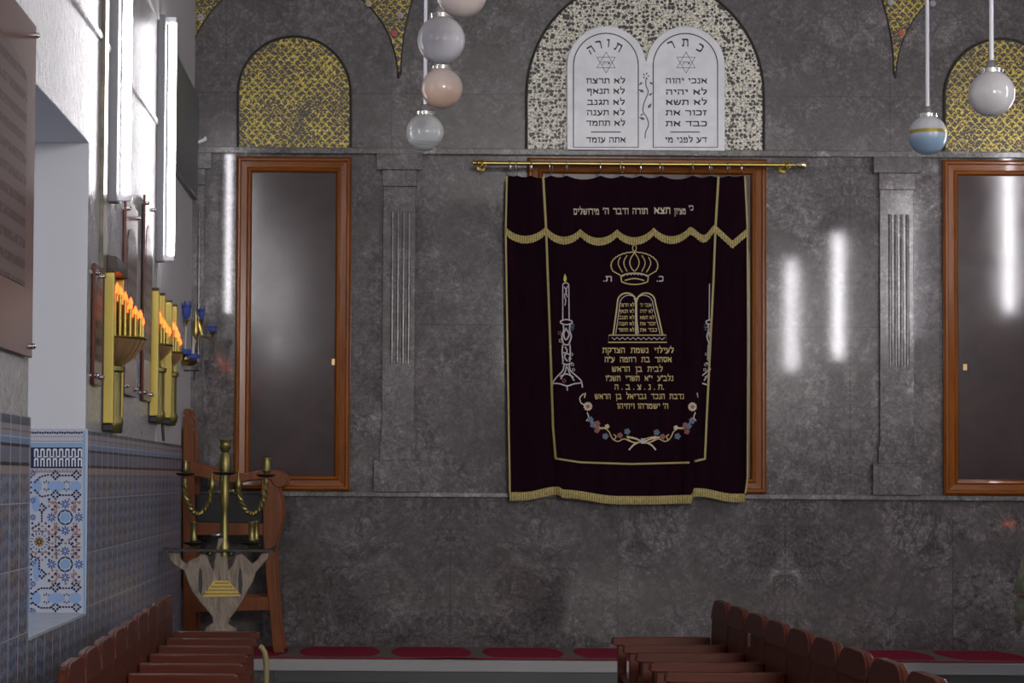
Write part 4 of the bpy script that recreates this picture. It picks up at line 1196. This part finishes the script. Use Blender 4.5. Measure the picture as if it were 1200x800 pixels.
def sconce(Y, wid, zb, zt, label, n=18, cap=True, reach=0.21):
    o = empty('candle_sconce', (XL, Y+wid/2, zb), label, 'sconce', 'gold electric candle sconces on the left wall')
    wallbox(Y+0.02, Y+wid-0.02, zb-0.02, zt, 0.0, 0.02).build('back_plate', M['dark'], o)
    for ya in (Y, Y+wid-0.05):
        wallbox(ya, ya+0.05, zb, zt, 0.0, 0.066).build('gold_rail', M['gold'], o, bevel=0.006)
        wallbox(ya-0.002, ya+0.052, zb, zt+0.012, 0.0, 0.012).build('rail_edge', M['dark'], o)
        wallbox(ya+0.002, ya+0.048, zt, zt+0.018, 0.0, 0.064).build('rail_cap', M['dark'], o, bevel=.004)
        wallbox(ya+0.004, ya+0.046, zb-0.045, zb, 0.0, 0.062).build('rail_foot', M['black'], o, bevel=0.01)
    ym = Y+wid/2; bz = zb+(zt-zb)*0.565
    # half column below bowl
    MB().lathe([(0.045, zb-0.05), (0.07, zb-0.02), (0.075, zb+0.02), (0.062, zb+0.05), (0.062, zb+0.30), (0.08, zb+0.31), (0.08, zb+0.335), (0.04, zb+0.345), (0.03, bz-0.12*reach/0.21)], (XL+0.02, ym, 0), 20, 'z', -pi/2, pi/2).build('column', M['brass_old'], o, smooth=True)
    # fluted half bowl
    br = reach
    hb = 0.14*max(br/0.21, 0.6); prof = [(br*.2, bz-hb), (br*.42, bz-hb*.93), (br*.66, bz-hb*.7), (br*0.86, bz-hb*.35), (br*0.98, bz-0.005), (br, bz), (br, bz+0.012), (br*0.92, bz+0.012)]
    bw = MB().lathe(prof, (XL+0.01, ym, 0), 26, 'z', -pi/2, pi/2)
    for i in range(13):
        a = -pi/2+pi*(i+.5)/13
        bw.tube([(XL+0.01+r_*cos(a), ym+r_*sin(a), z_) for r_, z_ in prof[:6]], 0.006, 5)
    bw.build('bowl', M['bronze'], o, smooth=True)
    b = MB(); b.tube([(XL+0.01+br*cos(a), ym+br*sin(a), bz+0.01) for a in [-pi/2+pi*i/24 for i in range(25)]], 0.009, 6)
    b.build('bowl_rim', M['brass'], o, smooth=True)
    for k in range(n):
        u = k/(n-1)
        px = 0.03+(br-0.05)*u; py = (0.085, -0.085, 0.02)[k % 3]*(1-u*0.75)
        h = (0.29-0.17*u)*(1 if br > 0.15 else 0.72)+random.uniform(-.02, .012)-(0.03 if k % 3 == 2 else 0)
        c = MB().tube([(XL+px+0.01, ym+py, bz), (XL+px+0.01, ym+py, bz+h)], 0.011, 10).build('candle', M['gold'], o, smooth=True)
        MB().lathe([(0.006, 0), (0.0135, 0.01), (0.0125, 0.024), (0.005, 0.042), (0.0001, 0.05)], (XL+px+0.01, ym+py, bz+h), 10).build('flame_bulb', M['flame'], c, smooth=True)
    if cap:
        MB().prism([(XL, zt+0.002), (XL+0.09, zt+0.002), (XL+0.075, zt+0.09), (XL, zt+0.10)], 'y', Y+0.015, Y+wid-0.015).build('cap', M['dark'], o)
sconce(12.55, 0.50, 1.84, 2.70, 'gold candle sconce nearest the camera with full tall bowl')
sconce(14.95, 0.46, 1.95, 2.80, 'second gold candle sconce along the left wall', 13, False, 0.125)
sconce(15.85, 0.42, 1.96, 2.79, 'farthest gold candle sconce before the blue glass wall lamp', 13, False, 0.115)
# two more small red lamps burn on the right-hand wall (seen mirrored in the marble)
o = empty('memorial_lamp', (XR, 15.6, 1.05), 'pair of small red memorial lamps on the right wall', 'lamp')
MB().box(XR-0.16, XR, 15.4, 15.8, 1.02, 1.05).build('shelf', M['chair'], o)
for yy in (15.52, 15.68):
    MB().lathe([(0.03, 1.05), (0.03, 1.13), (0.0001, 1.13)], (XR-0.09, yy, 0), 12).build('cup', M['brass'], o, smooth=True)
    MB().lathe([(0.02, 1.131), (0.028, 1.15), (0.016, 1.185), (0.0001, 1.2)], (XR-0.09, yy, 0), 12).build('bulb', M['flame'], o, smooth=True)

# blue glass wall lamp by the corner
LY = 17.25
o = empty('wall_lamp', (XL, LY, W(222, 430, LY).z), 'brass wall lamp with blue glass tulip cups near the corner', 'lamp')
base = W(221, 420, LY)
MB().lathe([(0.06, 0), (0.06, 0.015), (0.03, 0.03), (0.015, 0.08)], (XL, LY, base.z), 16, 'x').build('wall_plate', M['brass'], o, smooth=True)
def tulip(c, h, r):
    b = MB()
    b.lathe([(0.008, 0), (r*.55, h*.12), (r*.8, h*.35), (r*.86, h*.6), (r*0.9, h*.7)], c, 16)
    for k in range(7):
        a = k*2*pi/7
        n = len(b.v)
        for aa, rr, hh in ((a-.42, r*.88, h*.62), (a+.42, r*.88, h*.62), (a+.2, r*1.08, h*.9), (a, r*1.2, h*1.06), (a-.2, r*1.08, h*.9)):
            b.v.append(Vector(c)+Vector((rr*cos(aa), rr*sin(aa), hh)))
        b.f.append((n, n+1, n+2, n+3, n+4))
    q = b.build('glass_cup', M['blue_glass'], o, smooth=True)
    s_ = q.modifiers.new('solid', 'SOLIDIFY'); s_.thickness = 0.004
    MB().lathe([(0.006, -0.05), (0.012, -0.02), (0.03, -0.004), (0.012, 0.0)], c, 12).build('cup_holder', M['brass'], o, smooth=True)
hub = W(221, 424, LY)
MB().lathe([(0.015, -0.035), (0.055, -0.02), (0.075, 0.0), (0.06, 0.012), (0.03, 0.02)], hub, 20).build('brass_dish', M['brass'], o, smooth=True)
for x, y in ((216, 412.5), (226, 418)):
    p = W(x, y, LY-0.03*(x < 220))
    MB().lathe([(0.02, -0.02), (0.052, -0.014), (0.058, 0.008), (0.05, 0.022), (0.02, 0.026)], p, 18).build('blue_collar', M['blue_glass'], o, smooth=True)
cream_gl = mat('clear_glass_stem', (0.5, 0.48, 0.44), 0.15)
cups = [(218.5, 374, -0.05, 0.135, .042), (213, 380, 0.12, 0.075, .032), (236, 374, 0.1, 0.09, .03), (248.5, 389.5, -0.06, 0.055, .038)]
for x, y, dy, h, r in cups:
    c = W(x, y, LY+dy); tulip(c, h, r)
    e = Vector(c)-Vector((0, 0, 0.05))
    if x > 240: mid = [W(233, 378, LY), W(237, 393, LY), W(243, 396, LY-.04)]
    elif x > 230: mid = [W(231, 395, LY), W(234, 385, LY+.05)]
    else: mid = [W(217, 410, LY)]
    MB().tube([hub]+mid+[e], 0.008, 8).build('arm', M['brass'] if x > 230 else cream_gl, o, smooth=True)
p = W(229.5, 383, LY)
MB().tube([hub+Vector((0.03, 0, 0)), W(227.5, 392, LY)], 0.012, 8).build('stem', cream_gl, o, smooth=True)
MB().lathe([(0.01, -0.1), (0.022, -0.07), (0.03, -0.03), (0.018, 0.0), (0.024, 0.03), (0.008, 0.06), (0.012, 0.08), (0.0001, 0.13)], p, 14).build('finial', M['brass'], o, smooth=True)
MB().tube([(XL, LY, hub.z), hub], 0.012, 8).build('bracket', M['brass'], o, smooth=True)
# hook below it
p = W(219, 434, LY+0.2)
b = MB().tube([(XL, LY+0.2, p.z), (XL+0.12, LY+0.2, p.z)], 0.006, 8); b.tube([(XL+0.085, LY+0.2, p.z), (XL+0.085, LY+0.2, p.z-0.07), (XL+0.075, LY+0.2, p.z-0.075)], 0.005, 8)
tag(b.build('wall_hook', M['black'], smooth=True), 'small black hook on the wall below the blue glass lamp', 'hook')
# dark strap under the far sconces
p0, p1 = W(183, 494, 15.75), W(189, 516, 15.75)
b = MB(); b.prism([(15.7, p0.z+.03), (15.86, p0.z+.03), (15.98, p1.z), (15.84, p1.z)], 'x', XL+0.001, XL+0.012)
tag(b.build('hanging_strap', M['dark'], bevel=.003), 'short dark strap hanging below the farther sconces', 'strap')

# ------------------------------------------------------------------ tall wooden chair in the corner
CYn, CYf = 17.25, 17.72
def cpx(pts, Y=CYn): return [((p := W(x, y, Y)).x, p.z) for x, y in pts]
pz = PZ+0.012
cx0 = W(222, 760, CYn)
chair = empty('tall_chair', (cx0.x+.35, 17.55, pz), 'tall carved wooden ceremonial chair in the left corner behind the candelabrum', 'chair')
def xz(l_): return smooth_line(l_, 3)
post = [(214.5, 752), (214, 640), (213.5, 548), (214.5, 500), (215, 490), (216.5, 488), (215, 480.5), (217.5, 478.5), (221.5, 478.5), (223, 481), (222, 488), (224.5, 492), (227, 520), (228, 560), (229, 640), (229, 752)]
front = xz([(306, 560), (321, 560), (329, 580), (331.5, 598), (329, 618), (324, 636), (323, 655), (325, 690), (328, 730), (333, 768), (325, 769), (320, 762), (317, 730), (313, 690), (310, 650), (308, 625), (308, 600), (306, 580)])
arm = xz([(222, 538), (240, 545), (262, 552), (285, 554), (303, 551), (320, 550), (331, 553), (336.5, 561), (334, 569), (325, 571), (319, 567), (316, 562), (300, 562), (280, 565), (262, 565), (240, 560), (222, 557)])
def clampz(pts): return [(x, max(z, pz)) for x, z in pts]
for Y0 in (CYn, CYf-0.05):
    MB().prism([(max(x, XL+0.02), z) for x, z in clampz(cpx(post))][:-1]+[(cpx([(229, 752)])[0][0], pz)]+[(max(cpx([(214.5, 752)])[0][0], XL+.02), pz)], 'y', Y0, Y0+0.05).build('back_post', M['chair'], chair, bevel=0.006)
    MB().prism(clampz(cpx(front)), 'y', Y0+0.002, Y0+0.048).build('front_leg', M['chair'], chair, bevel=0.006)
    MB().prism(cpx(arm), 'y', Y0-0.006, Y0+0.056).build('armrest', M['chair'], chair, bevel=0.008)
    MB().prism(cpx([(227, 612), (311, 613), (311, 627), (227, 627)]), 'y', Y0+0.006, Y0+0.044).build('seat_rail', M['chair'], chair, bevel=.004)
    MB().prism(cpx([(227, 701), (316, 699), (316, 715), (227, 717)]), 'y', Y0+0.008, Y0+0.042).build('stretcher', M['chair'], chair, bevel=.004)
q = cpx([(226, 578), (311, 578), (311, 613), (226, 613)])
MB().box(q[0][0], q[1][0], CYn+0.052, CYf-0.052, q[2][1]-0.02, q[0][1]).build('seat_cushion', M['cushion'], chair, bevel=0.03)
q = cpx([(216, 500), (226, 500), (226, 690), (216, 690)])
MB().box(max(q[0][0], XL+0.03), q[1][0]-0.02, CYn+0.05, CYf-0.05, q[2][1], q[0][1]).build('back_panel', M['chair'], chair, bevel=.004)

# ------------------------------------------------------------------ candelabrum on a carved stand
MY = 15.55
def mp(x, y, dy=0.0): return W(x, y, MY+dy)
def mxz(pts): return [((p := mp(x, y)).x, p.z) for x, y in pts]
c0 = mp(258, 740)
can = empty('candelabrum', (c0.x, MY, 0.0), 'brass candelabrum with twisted arms on a carved wooden stand before the tall chair', 'candelabrum')
body = [(197, 646), (211, 648), (213, 656), (219, 660), (224, 655), (232, 652), (236, 648), (243, 650), (246, 660), (250, 668), (254, 640), (256, 630), (264, 630), (266, 642), (268, 668), (273, 660), (277, 650), (284, 648), (290, 654), (296, 660), (302, 655), (306, 648), (316, 645), (314, 654), (307, 662), (300, 670), (296, 682), (289, 694), (283, 706), (276, 716), (270, 724), (267, 731), (277, 736), (278, 745), (240, 745), (241, 735), (250, 729), (249, 722), (241, 712), (233, 703), (225, 692), (220, 680), (216, 668), (208, 664), (200, 657)]
MB().prism(mxz(body), 'y', MY-0.03, MY+0.03).build('carved_stand', M['carved'], can, bevel=0.008)
b = MB()
zb_ = mp(258, 743).z
b.lathe([(0.2, 0.0), (0.2, 0.03), (0.1, 0.06), (0.05, 0.12), (0.045, zb_-0.06), (0.09, zb_-0.02), (0.1, zb_+0.01)], (c0.x, MY, 0), 18)
b.build('stand_foot', M['carved'], can, smooth=True)
for xs in ((234.5, 236.5), (281, 283)):
    b = MB(); b.prism(mxz([(xs[0], 664), (xs[1]+.5, 668), (xs[1]+1.5, 684), (xs[1], 697), (xs[0]-1, 692), (xs[0]-1.5, 676)]), 'y', MY-0.033, MY-0.0295)
    b.build('carved_slot', M['black'], can)
b = MB().prism(mxz([(251, 680), (268, 680), (275, 688), (283, 698), (238, 699), (244, 690)]), 'y', MY-0.036, MY-0.03)
pl = b.build('brass_plate', M['brass'], can)
b = MB()
for i in range(4):
    w_ = 7+i*4.3; y = 683+i*4.2
    for k in range(int(w_)): 
        x = 260.5-w_*1.15+k*2.3
        strokes(b, [[(x, y), (x+1.5, y+random.uniform(-.4, .4))]], 1.5, lambda px, py: W(px, py, MY-0.0368))
b.build('engraving', M['dark'], pl)
# iron tray
a_, d_ = mp(194, 644), mp(321, 643)
b = MB(); b.box(a_.x, d_.x, MY-0.09, MY+0.09, a_.z-0.008, a_.z+0.008)
b.tube([(a_.x-0.01, MY, a_.z+0.01), (a_.x+0.02, MY, a_.z)], .012, 8); b.tube([(d_.x-0.03, MY, a_.z), (d_.x+0.02, MY, a_.z+0.035)], [.012, .004], 8)
b.build('iron_tray', M['black'], can)
ctr = mp(263, 640).x
def cz(y): return mp(263, y).z
MB().lathe([(r_*1.25, z_) for r_, z_ in [(0.03, cz(652)), (0.034, cz(640)), (0.022, cz(632)), (0.026, cz(620)), (0.018, cz(606)), (0.02, cz(597)), (0.03, cz(590)), (0.026, cz(575)), (0.024, cz(560)), (0.03, cz(553)), (0.035, cz(545)), (0.028, cz(534)), (0.018, cz(530)), (0.03, cz(526)), (0.034, cz(523)), (0.028, cz(521)), (0.03, cz(518)), (0.036, cz(515.5)), (0.026, cz(515))]], (ctr, MY, 0), 18).build('centre_column', M['brass_old'], can, smooth=True)
def twist(pts, r, name):
    """rope-twisted rod along pts"""
    b = MB(); P = [Vector(p) for p in pts]
    for ph in (0, pi):
        q = []
        for i, p in enumerate(P):
            t = (P[min(i+1, len(P)-1)]-P[max(i-1, 0)]).normalized()
            u = t.cross(Vector((0, 1, 0))).normalized(); w = Vector((0, 1, 0))
            an = i*0.75+ph
            q.append(p+(u*cos(an)+w*sin(an))*r*0.55)
        b.tube(q, r*0.75, 6)
    return b.build(name, M['brass_old'], can, smooth=True)
def ulobe(xa, xb, yt, yb, sw=False):
    pts = []
    cx, rx = (xa+xb)/2, (xb-xa)/2
    for i in range(61):
        a = pi+pi*i/60
        pts.append(mp(cx+rx*cos(a), yt-(yb-yt)*sin(a)*1.0 if False else yt+(yb-yt)*(-sin(a))))
    return pts
twist(ulobe(216.5, 248.5, 565, 602), 0.016, 'twisted_arm'); twist(ulobe(279.5, 311.5, 565, 602), 0.016, 'twisted_arm')
twist([mp(261.5, 556+i) for i in range(38)], 0.022, 'twisted_sleeve')
for x in (248.5, 279.5):
    p = mp(x, 566)
    MB().lathe([(0.02, -0.03), (0.026, 0.0), (0.018, 0.02), (0.012, 0.045), (0.004, 0.07), (0.0001, 0.09)], p, 12).build('arm_finial', M['brass_old'], can, smooth=True)
def drip(x, y, r, name='drip_pan'):
    p = mp(x, y)
    MB().lathe([(0.01, -0.012), (r*.7, -0.006), (r, 0.008), (r*.97, 0.012), (r*.6, 0.002), (0.01, 0.0)], p, 20).build(name, M['black'], can, smooth=True)
def holder(x, y0, y1, w, dy=0.0):
    w *= 1.2
    a, b_ = mp(x, y0, dy).z, mp(x, y1, dy).z; xx = mp(x, y0, dy).x; h = b_-a
    MB().lathe([(w*.9, a), (w*1.25, a+h*.06), (w*.7, a+h*.16), (w*1.1, a+h*.26), (w*.85, a+h*.34), (w*.85, a+h*.9), (w*1.05, a+h*.94), (w*1.05, b_), (w*.7, b_)], (xx, MY+dy, 0), 16).build('candle_cup', M['brass_old'], can, smooth=True)
drip(217, 556, 0.07); drip(311.5, 557.5, 0.07); drip(263, 555, 0.085)
holder(312.5, 557, 536.5, 0.024); holder(217.5, 555, 540, 0.02, 0.02); holder(268, 553, 536, 0.018, 0.06)
for x in (216.5, 311.5):
    p = mp(x, 561); MB().tube([p, (p.x, p.y, p.z-0.03)], .016, 8).build('arm_socket', M['brass_old'], can, smooth=True)
for x in (227, 295): holder(x, 641, 611, 0.023); 
holder(300, 640, 610, 0.02, 0.07)
drip(227, 637, 0.075); drip(294, 637, 0.075)
for x in (246, 271):
    p = mp(x, 648); MB().sphere(p, 0.022, 10, 8).build('brass_knob', M['brass_old'], can, smooth=True)
p = mp(255, 627); b = MB().lathe([(0.02, -0.012), (0.05, 0.0), (0.05, 0.008), (0.03, 0.014)], p, 16); b.tube([p, mp(263, 627)], 0.008, 6)
b.build('oil_cup', mat('pewter', (0.4, 0.42, 0.48), 0.3, 0.9), can, smooth=True)
b = MB().tube([mp(263, 576), mp(273, 575)], 0.012, 8); b.sphere(mp(273, 575), 0.018, 10, 8)
b.build('side_stub', M['brass_old'], can, smooth=True)

# ------------------------------------------------------------------ rows of seats (two long benches)
def bench(side, y_far, n, pitch, xf, name, label, slope, dep=0.56):
    """side -1: against the left wall facing right. xf = front x at y_far; slope: dx per metre towards camera"""
    s = side
    root = empty(name, (xf+s*0.27, y_far-n*pitch/2, 0), label, 'bench')
    def X(d, y): return xf+slope*(y_far-y)+s*d       # d = depth from front edge
    def blk(d0, d1, y0, y1, z0, z1):
        b = MB(); b.box(0, 1, 0, 1, 0, 1)
        for v in b.v:
            d = d0 if v.x < .5 else d1; y = y0 if v.y < .5 else y1; z = z0 if v.z < .5 else z1
            v.x, v.y, v.z = X(d, y), y, z
        return b
    AH = 0.645
    for k in range(n+1):
        y = y_far-k*pitch
        pts = [(0.0, AH-0.045), (0.004, AH-0.01), (0.02, AH), (dep, AH), (dep, AH-0.05), (0.04, AH-0.05)]
        b = MB(); b.prism([(X(d, y), z) for d, z in pts], 'y', y-0.032, y+0.032)
        a = b.build('armrest', M['seat'], root, bevel=0.006)
        blk(0.035, 0.085, y-0.022, y+0.022, 0.0, AH-0.048).build('front_post', M['seat'], a, bevel=.004)
        blk(0.10, dep-0.04, y-0.012, y+0.012, 0.10, AH-0.048).build('side_panel', M['seatb'], a)
    for k in range(n):
        y1 = y_far-k*pitch-0.004; y0 = y1-pitch+0.012
        blk(0.05, dep-0.03, y0+0.03, y1-0.03, 0.40, 0.44).build('seat', M['seat'], root, bevel=.006)
        # back: headstone-shaped panel, gently raked
        w = y1-y0; pts = [(y0, 0.12), (y1, 0.12)]
        rc = 0.15; zt = 0.865
        for i in range(9):
            a = i*pi/16; pts.append((y1-rc+rc*cos(a), zt-rc*.75+rc*.75*sin(a)))
        for i in range(9):
            a = pi/2+i*pi/16; pts.append((y0+rc+rc*cos(a), zt-rc*.75+rc*.75*sin(a)))
        b = MB(); b.prism(pts, 'x', 0.0, 1.0)
        for v in b.v:
            d = dep-0.015 if v.x < .5 else dep+0.015
            v.x = X(d+0.035*max(0, v.z-0.4)/0.45, v.y)
        bk = b.build('backrest', M['seatb'], root, bevel=.006)
        b = MB(); b.prism([(y0+0.01+(p[0]-y0)*(w-.02)/w, 0.78+(p[1]-0.78)) for p in pts[2:]], 'x', 0.0, 1.0)
        for v in b.v:
            d = dep-0.024 if v.x < .5 else dep-0.014
            v.x = X(d+0.035*max(0, v.z-0.4)/0.45, v.y)
        b.build('top_cap', M['seat'], bk, bevel=.003)
    blk(0.08, 0.10, y_far-n*pitch, y_far, 0.33, 0.40).build('front_rail', M['seat'], root)
    return root
rightb = bench(1, 12.72, 10, 0.575, 1.262, 'pew', 'red-brown wooden pew of joined seats with armrests, right of the aisle', 0.008)
leftb = bench(-1, 12.95, 9, 0.56, -0.76, 'pew', 'red-brown wooden pew of joined seats along the tiled left wall', 0.024, 0.5)
# number tag on a right hand seat back
p = W(879, 732, 11.55)
yy = 11.28
o = MB().box(1.262+.008*1.4+.545+0.008-0.012, 1.262+.008*1.4+.545-0.002, yy-0.03, yy+0.03, 0.70, 0.77)
o = o.build('seat_plate', M['chrome'], rightb)
# bent hose at the end of the left pew
q = [W(x, y, 13.25) for x, y in ((304, 757), (307, 759), (310, 764), (311.5, 771), (312, 779))]
b = MB().tube(q+[Vector((q[-1].x+.005, 13.25, 0.02))], 0.018, 10)
o = tag(b.build('bent_hose', mat('pale_yellow_rubber', (0.24, 0.20, 0.09), 0.5), smooth=True), 'short bent yellowish hose at the far end of the left pew', 'hose')

# ------------------------------------------------------------------ reading desk at the right edge
DY = 13.4
def dp(x, y): return W(x, y, DY)
a = dp(1199, 650); t1 = dp(1187, 695); t2 = dp(1190, 700); t3 = dp(1189.5, 726)
desk = empty('reading_desk', (a.x+0.55, DY+.35, 0), 'reading desk draped with pale green brocade cloth at the right edge', 'desk')
x0 = a.x; x1 = a.x+1.1; DY -= 0.36
for xx in (x0+0.12, x1-0.12):
    for yy in (DY+0.1, DY+0.3): MB().box(xx-.03, xx+.03, yy-.03, yy+.03, 0, a.z-0.02).build('leg', M['seat'], desk, bevel=.004)
MB().box(x0+.03, x1-.03, DY+.03, DY+.33, a.z-0.03, a.z-0.004).build('desk_top', M['seat'], desk)
b = MB()
nf = 60
def skirt(z_top, z_bot, off_t, off_b, wav):
    n0 = len(b.v); per = [(x0, DY), (x1, DY), (x1, DY+.36), (x0, DY+.36)]
    pts = []
    for k in range(4):
        (ax, ay), (bx_, by_) = per[k], per[(k+1) % 4]
        for i in range(16): pts.append((ax+(bx_-ax)*i/16, ay+(by_-ay)*i/16))
    cxm, cym = (x0+x1)/2, DY+.18
    N = len(pts)
    for (zz, off, wv) in ((z_top, off_t, 0), ((z_top+z_bot)/2, (off_t+off_b)/2, wav*.6), (z_bot, off_b, wav)):
        for i, (px, py) in enumerate(pts):
            ux = (px-cxm)/((x1-x0)/2); uy = (py-cym)/.18*.2
            o_ = off+wv*sin(i*1.9)
            b.v.append(Vector((px+ux*o_, py+uy*o_, zz)))
    for r_ in range(2):
        for i in range(N):
            j = (i+1) % N; b.f.append((n0+r_*N+i, n0+r_*N+j, n0+(r_+1)*N+j, n0+(r_+1)*N+i))
    return n0, N
n0, N = skirt(a.z, t1.z, 0.0, a.x-t1.x-.0, 0.006)
b.f.append(tuple(range(n0, n0+N)))
ob = b.build('cloth_cover', M['brocade'], desk, smooth=True); s_ = ob.modifiers.new('s', 'SOLIDIFY'); s_.thickness = .004
b = MB(); skirt(t1.z+0.03, t3.z, 0.02, a.x-t3.x, 0.006)
ob = b.build('under_cloth', M['brocade'], desk, smooth=True); s_ = ob.modifiers.new('s', 'SOLIDIFY'); s_.thickness = .004
b = MB(); skirt(t1.z+0.018, t1.z-0.002, a.x-t1.x+.002-.008, a.x-t1.x+.003, 0.006)
b.build('cloth_braid', mat('dull_red_braid', (0.22, 0.10, 0.07), .7), desk)
